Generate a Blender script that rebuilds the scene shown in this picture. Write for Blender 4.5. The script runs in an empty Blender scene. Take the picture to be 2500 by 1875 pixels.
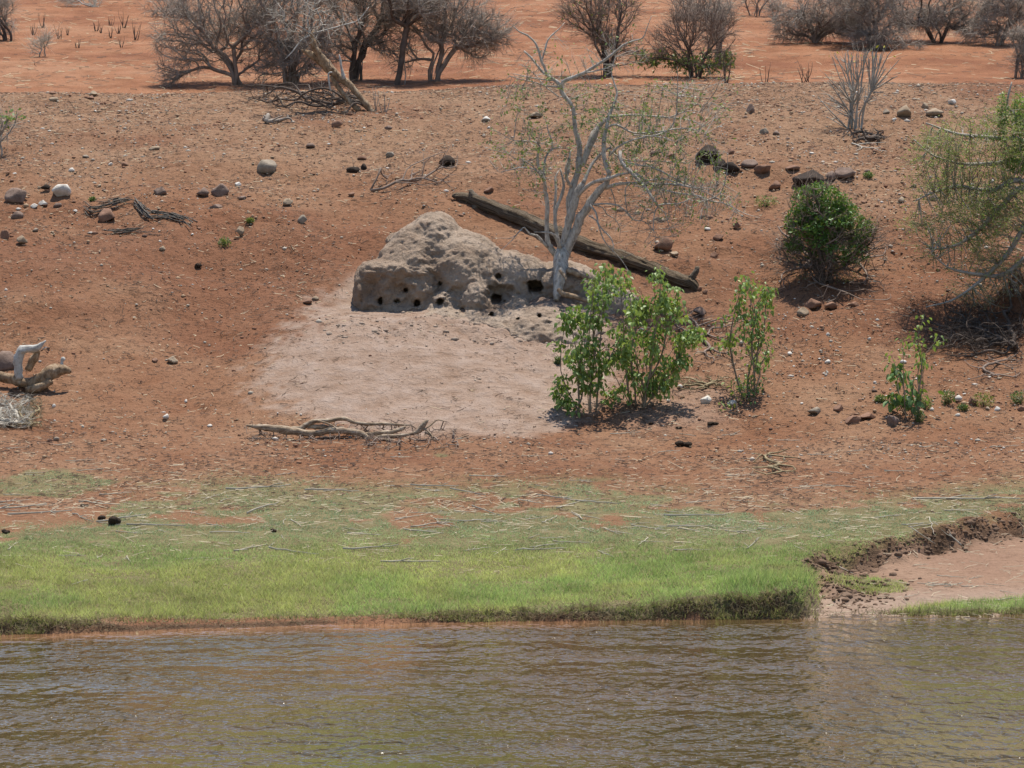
import bpy, math, random
import numpy as np
from mathutils import Vector

# ------------------------------------------------------------------ camera, sky, sun, exposure
F = 8846.0      # focal length in photo pixels (2500 wide)
CZ = 4.5        # camera height above the water
CY = -36.0      # camera position along Y
HR = 413.0      # horizon row
sc = bpy.context.scene
cam = bpy.data.cameras.new("camera")
cam.sensor_width = 36.0
cam.lens = 36.0 * F / 2500.0
cam.shift_y = -(937.5 - HR) / 2500.0
cam.clip_start = 0.5
cam.clip_end = 2000
camo = bpy.data.objects.new("camera", cam)
camo.location = (0, CY, CZ)
camo.rotation_euler = (math.radians(90), 0, 0)
sc.collection.objects.link(camo)
sc.camera = camo

SUN_EL = math.radians(75)
SUN_AZ = math.radians(28)          # clockwise from +Y (behind the bank)
w = bpy.data.worlds.new("World")
sc.world = w
w.use_nodes = True
nt = w.node_tree
bg = nt.nodes["Background"]
sky = nt.nodes.new("ShaderNodeTexSky")
sky.sky_type = 'NISHITA'
sky.sun_disc = False
sky.sun_elevation = SUN_EL
sky.sun_rotation = SUN_AZ
sky.air_density = 1.05
sky.dust_density = 0.15
sky.ozone_density = 1.2
nt.links.new(sky.outputs[0], bg.inputs[0])
bg.inputs[1].default_value = 0.115
sl = bpy.data.lights.new("sun", 'SUN')
sl.energy = 5.0
sl.angle = math.radians(0.5)
sl.color = (1.0, 0.94, 0.83)
so = bpy.data.objects.new("sun", sl)
sd = Vector((math.sin(SUN_AZ) * math.cos(SUN_EL), math.cos(SUN_AZ) * math.cos(SUN_EL), math.sin(SUN_EL)))
so.rotation_euler = (-sd).to_track_quat('-Z', 'Y').to_euler()
so.location = (0, 0, 60)
sc.collection.objects.link(so)
vs = sc.view_settings
vs.view_transform = 'Standard'
vs.look = 'None'
vs.gamma = 1.0
vs.exposure = 0.56
vs.use_curve_mapping = False
sc.cycles.sample_clamp_direct = 5.0
sc.cycles.sample_clamp_indirect = 4.0

# ------------------------------------------------------------------ noise and small maths
def _h(ix, iy, iz, seed):
    n = (ix.astype(np.int64) * 374761393 + iy.astype(np.int64) * 668265263 + iz.astype(np.int64) * 2147483647 + seed * 1274126177) & 0xFFFFFFFF
    n = ((n ^ (n >> 13)) * 1274126177) & 0xFFFFFFFF
    n = (n ^ (n >> 16)) & 0xFFFFFF
    return n.astype(np.float32) / float(0xFFFFFF)

def vn2(x, y, seed=0):
    fx = np.floor(x); fy = np.floor(y)
    u = x - fx; v = y - fy
    u = u * u * (3 - 2 * u); v = v * v * (3 - 2 * v)
    z = np.zeros_like(fx)
    a = _h(fx, fy, z, seed); b = _h(fx + 1, fy, z, seed)
    c = _h(fx, fy + 1, z, seed); d = _h(fx + 1, fy + 1, z, seed)
    return (a + (b - a) * u) * (1 - v) + (c + (d - c) * u) * v

def fb2(x, y, f, octv=3, seed=0):
    x = np.asarray(x, dtype=np.float64); y = np.asarray(y, dtype=np.float64)
    s = 0; a = 0.5; t = 0
    for i in range(octv):
        s = s + a * (vn2(x * f + 17.3 * i, y * f - 9.1 * i, seed + i) - 0.5)
        t += a; a *= 0.5; f *= 2.03
    return s / t * 2.0      # about -1..1

def vn3(p, seed=0):
    f = np.floor(p); u = p - f; u = u * u * (3 - 2 * u)
    r = 0
    for dx in (0, 1):
        wx = u[:, 0] if dx else 1 - u[:, 0]
        for dy in (0, 1):
            wy = u[:, 1] if dy else 1 - u[:, 1]
            for dz in (0, 1):
                wz = u[:, 2] if dz else 1 - u[:, 2]
                r = r + wx * wy * wz * _h(f[:, 0] + dx, f[:, 1] + dy, f[:, 2] + dz, seed)
    return r

def fb3(p, f, octv=3, seed=0):
    s = 0; a = 0.5; t = 0
    for i in range(octv):
        s = s + a * (vn3(p * f + 13.7 * i, seed + i) - 0.5)
        t += a; a *= 0.5; f *= 2.03
    return s / t * 2.0

def sm(x, a, b):
    t = np.clip((x - a) / (b - a), 0, 1)
    return t * t * (3 - 2 * t)

def interp(x, xs, ys):
    return np.interp(x, xs, ys)

# ------------------------------------------------------------------ terrain
def shore(x):
    return interp(x, [-5.1, -3.05, -1, 1, 3.0, 3.46, 5.1, 9], [-1.08, -.52, -.04, .12, .3, .5, .62, .9]) + .07 * fb2(x, x * 0, 1.6, 3, 5)

_sY = np.arange(-80, 260, 0.05)
_kn = [(-80, -2.0), (-5, -.9), (-1.5, -.28), (0, 0), (1.0, .13), (2, .26), (5, .62), (8, .93), (10, 1.136), (12.5, 1.83), (14, 2.31),
       (17, 3.38), (20.5, 4.5), (24, 5.27), (27.5, 5.86), (28.3, 5.92), (29.2, 5.86), (31, 5.86), (33, 5.97), (44, 7.27), (60, 9.1), (100, 14.5), (200, 37), (260, 42)]  # last knots: unseen far hill, its height shaped for the water's reflections
_base = np.interp(_sY, [k[0] for k in _kn], [k[1] for k in _kn])
_k = np.hanning(25); _k /= _k.sum()
_sm = np.convolve(np.pad(_base, 12, mode='edge'), _k, mode='valid')
_nar = np.hanning(7); _nar /= _nar.sum()
_sm2 = np.convolve(np.pad(_base, 3, mode='edge'), _nar, mode='valid')
_wgt = sm(_sY, 0.5, 2.0)
_prof = _sm * _wgt + _sm2 * (1 - _wgt)

def scarp(x):
    return interp(x, [3.0, 3.3, 3.65, 4.2, 5.0, 5.8, 7], [2.4, 2.9, 3.1, 3.6, 4.3, 5.0, 5.6])

def inside_beach(x, y):
    n = .16 * fb2(x, y, 2.2, 3, 31)
    return sm(x - 3.06 - n * .6 + .42 * np.exp(-np.clip(y - .1, 0, 9) / .22), -.06, .14) * sm(scarp(x) + n - y, -.04, .16)

def H(x, y):
    x = np.asarray(x, dtype=np.float64); y = np.asarray(y, dtype=np.float64)
    ye = shore(x)
    s = y - ye * (1 - sm(y, 0, 8))
    h = np.interp(s, _sY, _prof)
    lip = interp(x, [-6, -5, -4.2, -3.2, -1.5, 0, 1, 2, 2.8, 3.2], [.12, .11, .07, .01, .02, .05, .07, .14, .22, .22])
    lipn = np.clip(lip * (1 + .6 * fb2(x, y, 3.0, 3, 8)), 0, 1)
    h = h + lipn * sm(s + .10 * fb2(x, y * 0, 3.2, 3, 3), 0, .1) * (1 - sm(s, .1, 3.0))
    hb = interp(y - ye, [-4, -1.5, 0, .7, 1.4, 2.5, 4.5, 6], [-.75, -.28, 0, .05, .15, .25, .47, .62])
    ib = inside_beach(x, y)
    h = h * (1 - ib) + hb * ib
    land = sm(s, .2, 1.5)
    # rubble on the scarp
    sd_ = np.abs(scarp(x) - y - .1)
    rub = np.exp(-(sd_ / .45) ** 2) * sm(x, 2.6, 3.3) * sm(8 - x, 0, 2)
    h = h + rub * (.20 * fb2(x, y, 2.2, 3, 61) - .16 * np.clip(fb2(x, y, 3.6, 3, 64) - .12, 0, 1) + .07 * fb2(x, y, 8, 2, 62))
    rough = np.exp(-((x - 3.3) / .55) ** 2 - ((y - 1.7) / .8) ** 2)
    h = h + rough * (.16 * fb2(x, y, 3.5, 3, 63))
    h = h + .17 * fb2(x, y, .8, 2, 13) * sm(y, 12.5, 15) * (1 - sm(y, 20, 24))
    h = h + land * (.05 * fb2(x, y, .45, 2, 11) * sm(y, 6, 14) + .018 * fb2(x, y, 2.4, 2, 12) * sm(y, 6, 12))
    # apron fan, left hillock, gully, crumbled clods
    h = h + .24 * np.exp(-((x + 1.5) / 1.7) ** 2 - ((y - 12.9) / 1.5) ** 2)
    h = h + .30 * np.exp(-((x + 6.6) / 1.2) ** 2 - ((y - 15.2) / 1.6) ** 2)
    h = h - .12 * np.exp(-((x + 4.3) / .8) ** 2 - ((y - 13.8) / 2.2) ** 2)
    cl = np.exp(-((x + 3.7) / 1.3) ** 2 - ((y - 17.9) / .9) ** 2)
    h = h + cl * (.10 * np.clip(fb2(x, y, 1.5, 3, 21), -.2, 1))
    cl = np.exp(-((x - 1.5) / 4.5) ** 2 - ((y - 16.5) / 2.5) ** 2) * sm(x, -.5, 1)
    h = h + cl * .05 * fb2(x, y, 2.3, 3, 23)
    # earth shelf at the right edge under the overhanging tree
    h = h + .42 * sm(x + .4 * fb2(x, y, 1.3, 2, 71), 6.75, 7.3) * sm(y, 13.0, 13.6) * (1 - sm(y, 15.2, 17.0))
    foot = np.exp(-((x + .15) / 2.2) ** 4 - ((y - 13.5) / .65) ** 2)
    h = h + foot * (.13 * fb2(x, y, 2.4, 4, 25) + .09 * np.clip(fb2(x, y, 6.5, 3, 26), 0, 1))
    h = h + .03 * np.exp(-((x - .6) / .9) ** 2 - ((y - 12.6) / .5) ** 2) * fb2(x, y, 4.5, 3, 27)
    # root clod under the dark bush
    h = h + .34 * np.exp(-((x - 4.45) / .6) ** 2 - ((y - 16.5) / .55) ** 2) * (1 + .8 * fb2(x, y, 4, 3, 72))
    tilt = interp(x, [-9, -2, 0.5, 9], [-.07, -.05, .10, .10]) + .035 * fb2(x, x * 0, .3, 2, 45)
    h = h + tilt * sm(y, 18, 27)
    h = h + .12 * fb2(x, y, .12, 2, 44) * sm(y, 36, 50)
    return h

def P(px, row, Y):
    d = Y - CY
    return np.array([(px - 1250.0) / F * d, Y, CZ - (row - HR) / F * d])

_ray = np.arange(-3, 130, .03)
def G(px, row):
    """ground point seen at a photo pixel"""
    d = _ray - CY
    x = (px - 1250.0) / F * d
    z = CZ - (row - HR) / F * d
    hit = np.nonzero(H(x, _ray) >= z)[0]
    i = hit[0] if len(hit) else len(_ray) - 1
    y = float(_ray[i])
    return np.array([float(x[i]), y, float(H(x[i], y))])

def onto(px, Y):
    x = (px - 1250.0) / F * (Y - CY)
    return np.array([x, Y, float(H(x, Y))])

def proj(x, y, z):
    d = y - CY
    return 1250 + x / d * F, HR + (CZ - z) / d * F

# ------------------------------------------------------------------ masks (what the ground is made of)
def masks(x, y, z):
    px, row = proj(x, y, z)
    n1 = fb2(x, y, .9, 4, 101); n2 = fb2(x, y, 3.5, 3, 102)
    n1 = n1 + .0; n3 = fb2(x, y, 10, 2, 103)
    # pale clay apron
    cx = interp(row, [640, 740, 850, 920, 1000, 1080], [1120, 1130, 1090, 1060, 1070, 1150])
    hw = interp(row, [600, 700, 760, 850, 920, 1000, 1050, 1085], [200, 330, 410, 470, 480, 420, 290, 100])
    a = 1 - sm(np.abs(px - cx) / hw + .17 * n1 + .12 * n2 + .16 * n3, .76, 1.10)
    a = a * sm(row + 25 * n1, 610, 700) * (1 - sm(row + 14 * n1 + 6 * n2, 1052, 1088))
    a = np.maximum(a, .45 * sm(px, 1450, 1600) * (1 - sm(px, 1700, 1850)) * sm(row, 900, 960) * (1 - sm(row, 1020, 1070)))
    # grass
    top = interp(px, [0, 250, 330, 600, 900, 1300, 1480, 1640, 1900, 2200, 2500], [1290, 1270, 1170, 1150, 1170, 1160, 1150, 1190, 1215, 1200, 1150])
    g = sm(row + 45 * n1 + 22 * n2 - top, -28, 45)
    g = np.maximum(g, (1 - sm(np.hypot((px - 130) / 210, (row - 1178) / 34) + .35 * n1 + .25 * n2, .75, 1.15)) * .9)
    g = np.maximum(g, (1 - sm(np.hypot((px - 1080) / 30, (row - 1103) / 11) + .4 * n2, .75, 1.15)) * .9)
    bare = sm(n1 + .6 * n2 + interp(row, [1150, 1250, 1330, 1420], [.18, -.05, -.45, -1.2]), -.02, .3)
    g = g * (1 - .9 * bare)
    full = sm(row + 10 * n2, 1270, 1350)
    g = np.maximum(g, full * sm(row - top, 10, 60) * (1 - .75 * sm(n2 + .5 * n1 + .25 * n3, .42, .62) * (1 - sm(row, 1440, 1480))))
    ib = inside_beach(x, y)
    s = y - shore(x)
    strip = interp(x, [3.6, 4.0, 4.6, 6], [.0, .28, .75, 1.0])
    gb = (1 - sm(s + .1 * n2, strip * .8, strip + .1)) * sm(x + .15 * n2, 3.75, 4.05) * sm(s, .02, .12)
    gb = np.maximum(gb, (1 - sm(np.hypot((x - 3.75) / .45, (y - 1.9) / .35) + .4 * n2, .6, 1.1)) * .8)
    g = g * (1 - ib) + gb * ib
    off = interp(x, [-5.2, -4.3, -3.9, -2.2, -.5, 1], [.0, .0, .28, .24, .06, 0])
    g = g * sm(s + .05 * n2, off + .02, off + .12)
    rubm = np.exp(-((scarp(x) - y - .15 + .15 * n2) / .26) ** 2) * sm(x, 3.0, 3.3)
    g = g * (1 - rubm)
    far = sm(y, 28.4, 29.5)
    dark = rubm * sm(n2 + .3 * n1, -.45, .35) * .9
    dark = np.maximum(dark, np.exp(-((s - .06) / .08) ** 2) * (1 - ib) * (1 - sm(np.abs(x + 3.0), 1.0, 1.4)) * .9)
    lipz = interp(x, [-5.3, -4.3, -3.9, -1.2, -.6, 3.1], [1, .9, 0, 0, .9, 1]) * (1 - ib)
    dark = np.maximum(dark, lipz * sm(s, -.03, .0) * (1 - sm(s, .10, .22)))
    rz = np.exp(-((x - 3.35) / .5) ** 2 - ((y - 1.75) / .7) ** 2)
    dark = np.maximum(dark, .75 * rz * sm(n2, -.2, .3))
    sand = ib * (.5 + .5 * (1 - sm(s, .7, 1.6)))
    up = sm(y, 18, 23) * (1 - far)
    return a, g, far, dark, sand, up, px, row

# ------------------------------------------------------------------ mesh helpers
def link(o):
    sc.collection.objects.link(o); return o

def tag(o, label=None, cat=None, group=None, kind=None):
    if label: o["label"] = label
    if cat: o["category"] = cat
    if group: o["group"] = group
    if kind: o["kind"] = kind
    return o

def empty(name, loc, label, cat, group=None):
    o = bpy.data.objects.new(name, None)
    o.empty_display_size = .1
    o.location = loc
    return tag(link(o), label, cat, group)

def mesh_data(name, V, T=None, Q=None, smooth=True, cols=None):
    V = np.asarray(V, dtype=np.float32)
    me = bpy.data.meshes.new(name)
    nt_ = 0 if T is None else len(T); nq = 0 if Q is None else len(Q)
    loops = []; starts = []; 
    if nt_: loops.append(np.asarray(T, dtype=np.int32).ravel()); starts.append(np.arange(nt_, dtype=np.int32) * 3)
    if nq: loops.append(np.asarray(Q, dtype=np.int32).ravel()); starts.append(nt_ * 3 + np.arange(nq, dtype=np.int32) * 4)
    L = np.concatenate(loops); S = np.concatenate(starts)
    me.vertices.add(len(V)); me.vertices.foreach_set("co", V.ravel())
    me.loops.add(len(L)); me.loops.foreach_set("vertex_index", L)
    me.polygons.add(nt_ + nq); me.polygons.foreach_set("loop_start", S)
    if smooth: me.polygons.foreach_set("use_smooth", np.ones(nt_ + nq, dtype=bool))
    if cols is not None:
        for k, c in cols.items():
            at = me.color_attributes.new(k, 'FLOAT_COLOR', 'POINT')
            c4 = np.ones((len(V), 4), dtype=np.float32); c4[:, :c.shape[1]] = c
            at.data.foreach_set("color", c4.ravel())
    me.update(calc_edges=True)
    return me

def mk(name, V, T, Q, mat, parent=None, origin=None, smooth=True, cols=None):
    o3 = np.array(parent.location) if parent is not None else (np.array(origin) if origin is not None else np.zeros(3))
    me = mesh_data(name, np.asarray(V) - o3, T, Q, smooth, cols)
    me.materials.append(mat)
    o = bpy.data.objects.new(name, me)
    if parent is not None: o.parent = parent
    else: o.location = o3
    return link(o)

class Buf:
    def __init__(s): s.V = []; s.T = []; s.Q = []; s.n = 0
    def add(s, V, T=None, Q=None):
        V = np.asarray(V)
        s.V.append(V)
        if T is not None and len(T): s.T.append(np.asarray(T) + s.n)
        if Q is not None and len(Q): s.Q.append(np.asarray(Q) + s.n)
        s.n += len(V)
    def build(s, name, mat, parent=None, origin=None, smooth=True):
        if not s.V: return None
        return mk(name, np.concatenate(s.V), np.concatenate(s.T) if s.T else None, np.concatenate(s.Q) if s.Q else None, mat, parent, origin, smooth)

def tube_np(pts, rad, sides=6, rough=0, seed=0, cap=True, ridge=0):
    pts = np.asarray(pts, float); rad = np.asarray(rad, float); n = len(pts)
    t = np.gradient(pts, axis=0); t /= (np.linalg.norm(t, axis=1, keepdims=True) + 1e-9)
    m = np.abs(t.mean(0)); ref = np.zeros(3); ref[int(np.argmin(m))] = 1
    u = np.cross(t, ref); u /= (np.linalg.norm(u, axis=1, keepdims=True) + 1e-9)
    v = np.cross(t, u)
    a = np.arange(sides) * 2 * math.pi / sides
    R = np.ones((n, sides))
    if ridge:
        R += ridge * vn2(np.repeat(np.arange(n)[:, None] * .12, sides, 1), np.repeat(np.arange(sides)[None] * 1.3, n, 0) % sides, seed) - ridge * .5
    V = pts[:, None] + (rad[:, None] * R)[..., None] * (np.cos(a)[None, :, None] * u[:, None] + np.sin(a)[None, :, None] * v[:, None])
    V = V.reshape(-1, 3)
    if rough:
        V = V + (np.repeat(rad, sides) * rough * fb3(V, 1.2 / max(rad.max(), .01), 3, seed))[:, None] * ((V - np.repeat(pts, sides, 0)) / (np.repeat(rad, sides)[:, None] + 1e-6))
    i = np.arange(n - 1)[:, None] * sides; j = np.arange(sides)[None]; k = (j + 1) % sides
    Q = np.stack([i + j, i + k, i + sides + k, i + sides + j], -1).reshape(-1, 4)
    T = None
    if cap:
        V = np.vstack([V, pts[0], pts[-1]])
        c0 = n * sides; j = np.arange(sides); k = (j + 1) % sides
        T = np.vstack([np.stack([np.full(sides, c0), k, j], -1), np.stack([np.full(sides, c0 + 1), (n - 1) * sides + j, (n - 1) * sides + k], -1)])
    return V, T, Q

def spline(pts, step):
    """Catmull-Rom through rows of [x,y,z,r]"""
    p = np.asarray(pts, float)
    if len(p) < 3:
        m = max(2, int(np.linalg.norm(p[-1, :3] - p[0, :3]) / step)); s = np.linspace(0, 1, m)[:, None]
        return p[0] * (1 - s) + p[-1] * s
    q = np.vstack([2 * p[0] - p[1], p, 2 * p[-1] - p[-2]])
    out = []
    for i in range(len(p) - 1):
        m = max(2, int(np.linalg.norm(p[i + 1, :3] - p[i, :3]) / step))
        s = np.linspace(0, 1, m, endpoint=False)[:, None]
        a, b, c, d = q[i], q[i + 1], q[i + 2], q[i + 3]
        out.append(.5 * ((2 * b) + (c - a) * s + (2 * a - 5 * b + 4 * c - d) * s ** 2 + (3 * b - a - 3 * c + d) * s ** 3))
    out.append(p[-1:])
    o = np.vstack(out); o[:, 3] = np.maximum(o[:, 3], p[:, 3].min() * .7)
    return o

def grow(nodes, par, pl, targets, bf):
    """minimum-spanning growth: every target point joins the skeleton where (distance + bf * way back to the root) is least"""
    targets = np.asarray(targets, float)
    nodes = [np.asarray(n, float) for n in nodes]; par = list(par); pl = list(pl)
    N = len(targets); best = np.full(N, 1e9); bp = np.zeros(N, int)
    for i, n in enumerate(nodes):
        c = np.linalg.norm(targets - n, axis=1) + bf * pl[i]
        m = c < best; best[m] = c[m]; bp[m] = i
    for _ in range(N):
        i = int(np.argmin(best)); p = int(bp[i]); t = targets[i]
        nodes.append(t); par.append(p); pl.append(pl[p] + float(np.linalg.norm(t - nodes[p])))
        best[i] = 1e9; k = len(nodes) - 1
        dd = targets - t
        c = np.sqrt(np.einsum('ij,ij->i', dd, dd)) + bf * pl[k]
        m = (c < best) & (best < 1e8); best[m] = c[m]; bp[m] = k
    return np.array(nodes), np.array(par), np.array(pl)

def chains(par, fixed):
    """split a tree into runs of nodes; returns list of index lists (each starts at its parent node)"""
    n = len(par); cnt = np.ones(n); ch = [[] for _ in range(n)]
    for i in range(n - 1, -1, -1):
        if par[i] >= 0: ch[par[i]].append(i)
    order = sorted(range(n), key=lambda i: 0)
    depth = np.zeros(n, int)
    for i in range(n):
        if par[i] >= 0: depth[i] = depth[par[i]] + 1
    for i in np.argsort(-depth):
        if par[i] >= 0: cnt[par[i]] += cnt[i]
    out = []; stack = [(i, -1) for i in range(n) if par[i] < 0]
    while stack:
        i, st = stack.pop()
        run = [i] if st < 0 else [st, i]
        while ch[i]:
            c = sorted(ch[i], key=lambda k: -cnt[k])
            for k in c[1:]: stack.append((k, i))
            i = c[0]; run.append(i)
        out.append(run)
    return out, cnt

def cones(base, dirs, length, rad, rs):
    """many thin three-sided twigs with one bend"""
    n = len(base); dirs = dirs / (np.linalg.norm(dirs, axis=1, keepdims=True) + 1e-9)
    u = np.cross(dirs, rs.normal(size=(n, 3))); u /= (np.linalg.norm(u, axis=1, keepdims=True) + 1e-9)
    v = np.cross(dirs, u); length = np.broadcast_to(length, n)[:, None]; rad = np.broadcast_to(rad, n)[:, None]
    mid = base + dirs * length * .5; tip = base + dirs * length + u * length * rs.uniform(-.25, .25, (n, 1)) + v * length * rs.uniform(-.25, .25, (n, 1))
    V = []
    for k in range(3):
        a = k * 2.0944; V.append(base + (u * math.cos(a) + v * math.sin(a)) * rad)
    for k in range(3):
        a = k * 2.0944; V.append(mid + (u * math.cos(a) + v * math.sin(a)) * rad * .7)
    V.append(tip)
    V = np.stack(V, 1).reshape(-1, 3)
    o = (np.arange(n) * 7)[:, None, None]
    Q = (np.array([[0, 1, 4, 3], [1, 2, 5, 4], [2, 0, 3, 5]])[None] + o).reshape(-1, 4)
    T = (np.array([[3, 4, 6], [4, 5, 6], [5, 3, 6]])[None] + o).reshape(-1, 3)
    return V, T, Q

def leaf_quads(pos, size, asp, rs, droop=0.0, up=.6):
    n = len(pos); size = np.broadcast_to(size, n)[:, None]
    d = rs.normal(size=(n, 3)); d[:, 2] -= droop; d /= np.linalg.norm(d, axis=1, keepdims=True)
    nn = rs.normal(size=(n, 3)); nn[:, 2] += up; s_ = np.cross(d, nn); s_ /= (np.linalg.norm(s_, axis=1, keepdims=True) + 1e-9)
    up_ = np.cross(s_, d)
    V = np.stack([pos, pos + d * size * .5 + s_ * size * asp * .5 + up_ * size * .06, pos + d * size, pos + d * size * .5 - s_ * size * asp * .5 + up_ * size * .06], 1).reshape(-1, 3)
    o = (np.arange(n) * 4)[:, None, None]
    T = (np.array([[0, 1, 2], [0, 2, 3]])[None] + o).reshape(-1, 3)
    return V, T

# ------------------------------------------------------------------ materials
def newmat(name):
    m = bpy.data.materials.new(name); m.use_nodes = True
    return m, m.node_tree, m.node_tree.nodes["Principled BSDF"]

def nd(t, typ, **kw):
    n = t.nodes.new(typ)
    for k, v in kw.items():
        if k in n.inputs.keys(): n.inputs[k].default_value = v
        else: setattr(n, k, v)
    return n

def lk(t, a, b): t.links.new(a, b)

def mixc(t, fac, a, b, mode='MIX'):
    m = t.nodes.new("ShaderNodeMix"); m.data_type = 'RGBA'; m.blend_type = mode; m.clamp_factor = True
    for sock, v in ((m.inputs[0], fac), (m.inputs[6], a), (m.inputs[7], b)):
        if hasattr(v, "links"): lk(t, v, sock)
        elif isinstance(v, (int, float)): sock.default_value = v
        else: sock.default_value = (*v, 1)
    return m.outputs[2]

def mth(t, op, a, b=None, clamp=False):
    m = t.nodes.new("ShaderNodeMath"); m.operation = op; m.use_clamp = clamp
    for sock, v in ((m.inputs[0], a), (m.inputs[1], b)):
        if v is None: continue
        if hasattr(v, "links"): lk(t, v, sock)
        else: sock.default_value = v
    return m.outputs[0]

ALB = .74
def base(t, col, b):
    lk(t, mixc(t, 1.0, col, (ALB, ALB, ALB), 'MULTIPLY'), b.inputs["Base Color"])

def ramp(t, fac, stops):
    r = t.nodes.new("ShaderNodeValToRGB"); e = r.color_ramp.elements
    while len(e) < len(stops): e.new(.5)
    for el, (p, c) in zip(e, stops):
        el.position = p; el.color = (*c, 1) if len(c) == 3 else c
    lk(t, fac, r.inputs[0]); return r.outputs[0]

def noise(t, scale, detail=4, rough=.6, vec=None, dist=0):
    n = nd(t, "ShaderNodeTexNoise", Scale=scale, Detail=detail, Roughness=rough, Distortion=dist)
    if vec is not None: lk(t, vec, n.inputs["Vector"])
    return n.outputs["Fac"]

def worldpos(t, scale=None):
    g = t.nodes.new("ShaderNodeNewGeometry")
    if scale is None: return g.outputs["Position"]
    m = t.nodes.new("ShaderNodeMapping"); m.inputs["Scale"].default_value = scale
    lk(t, g.outputs["Position"], m.inputs["Vector"]); return m.outputs[0]

def bumpn(t, h, strength, dist, bsdf, prev=None):
    b = nd(t, "ShaderNodeBump", Strength=strength, Distance=dist)
    lk(t, h, b.inputs["Height"])
    if prev is not None: lk(t, prev, b.inputs["Normal"])
    if bsdf is not None: lk(t, b.outputs[0], bsdf.inputs["Normal"])
    return b.outputs[0]

def mat_simple(name, c1, c2, scale=8, rough=.85, bump=.3, bdist=.01, vscale=None, c3=None, spec=.25):
    m, t, b = newmat(name)
    pos = worldpos(t, vscale)
    n = noise(t, scale, 6, .65, pos)
    stops = [(.3, c1), (.7, c2)] if c3 is None else [(.28, c1), (.52, c2), (.72, c3)]
    col = ramp(t, n, stops)
    base(t, col, b); b.inputs["Roughness"].default_value = rough
    b.inputs["Specular IOR Level"].default_value = spec
    n2 = noise(t, scale * 4, 5, .7, pos)
    bumpn(t, n2, bump, bdist, b)
    return m

def mat_leaf(name, c1, c2, rough=.45, trans=.35, scale=3.0, c3=None):
    m, t, b = newmat(name)
    pos = worldpos(t)
    n = noise(t, scale, 3, .6, pos); n2 = noise(t, scale * 9, 2, .6, pos)
    f = mth(t, 'ADD', mth(t, 'MULTIPLY', n, .5), mth(t, 'MULTIPLY', n2, .5))
    stops = [(.38, c1), (.62, c2)] if c3 is None else [(.36, c1), (.52, c2), (.64, c3)]
    col = ramp(t, f, stops)
    oi = nd(t, "ShaderNodeObjectInfo")
    col = mixc(t, 1.0, col, ramp(t, oi.outputs['Random'], [(0, (.62, .70, .62)), (.45, (.95, .95, .95)), (.85, (1.15, 1.08, .95)), (.97, (1.5, 1.15, .7))]), 'MULTIPLY')
    base(t, col, b); b.inputs["Roughness"].default_value = rough
    tr = nd(t, "ShaderNodeBsdfTranslucent"); 
    lk(t, mixc(t, 1.0, mixc(t, .5, col, (.35, .45, .05)), (ALB, ALB, ALB), 'MULTIPLY'), tr.inputs["Color"])
    mx = nd(t, "ShaderNodeMixShader"); mx.inputs[0].default_value = trans
    lk(t, b.outputs[0], mx.inputs[1]); lk(t, tr.outputs[0], mx.inputs[2])
    lk(t, mx.outputs[0], t.nodes["Material Output"].inputs[0])
    return m

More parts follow.
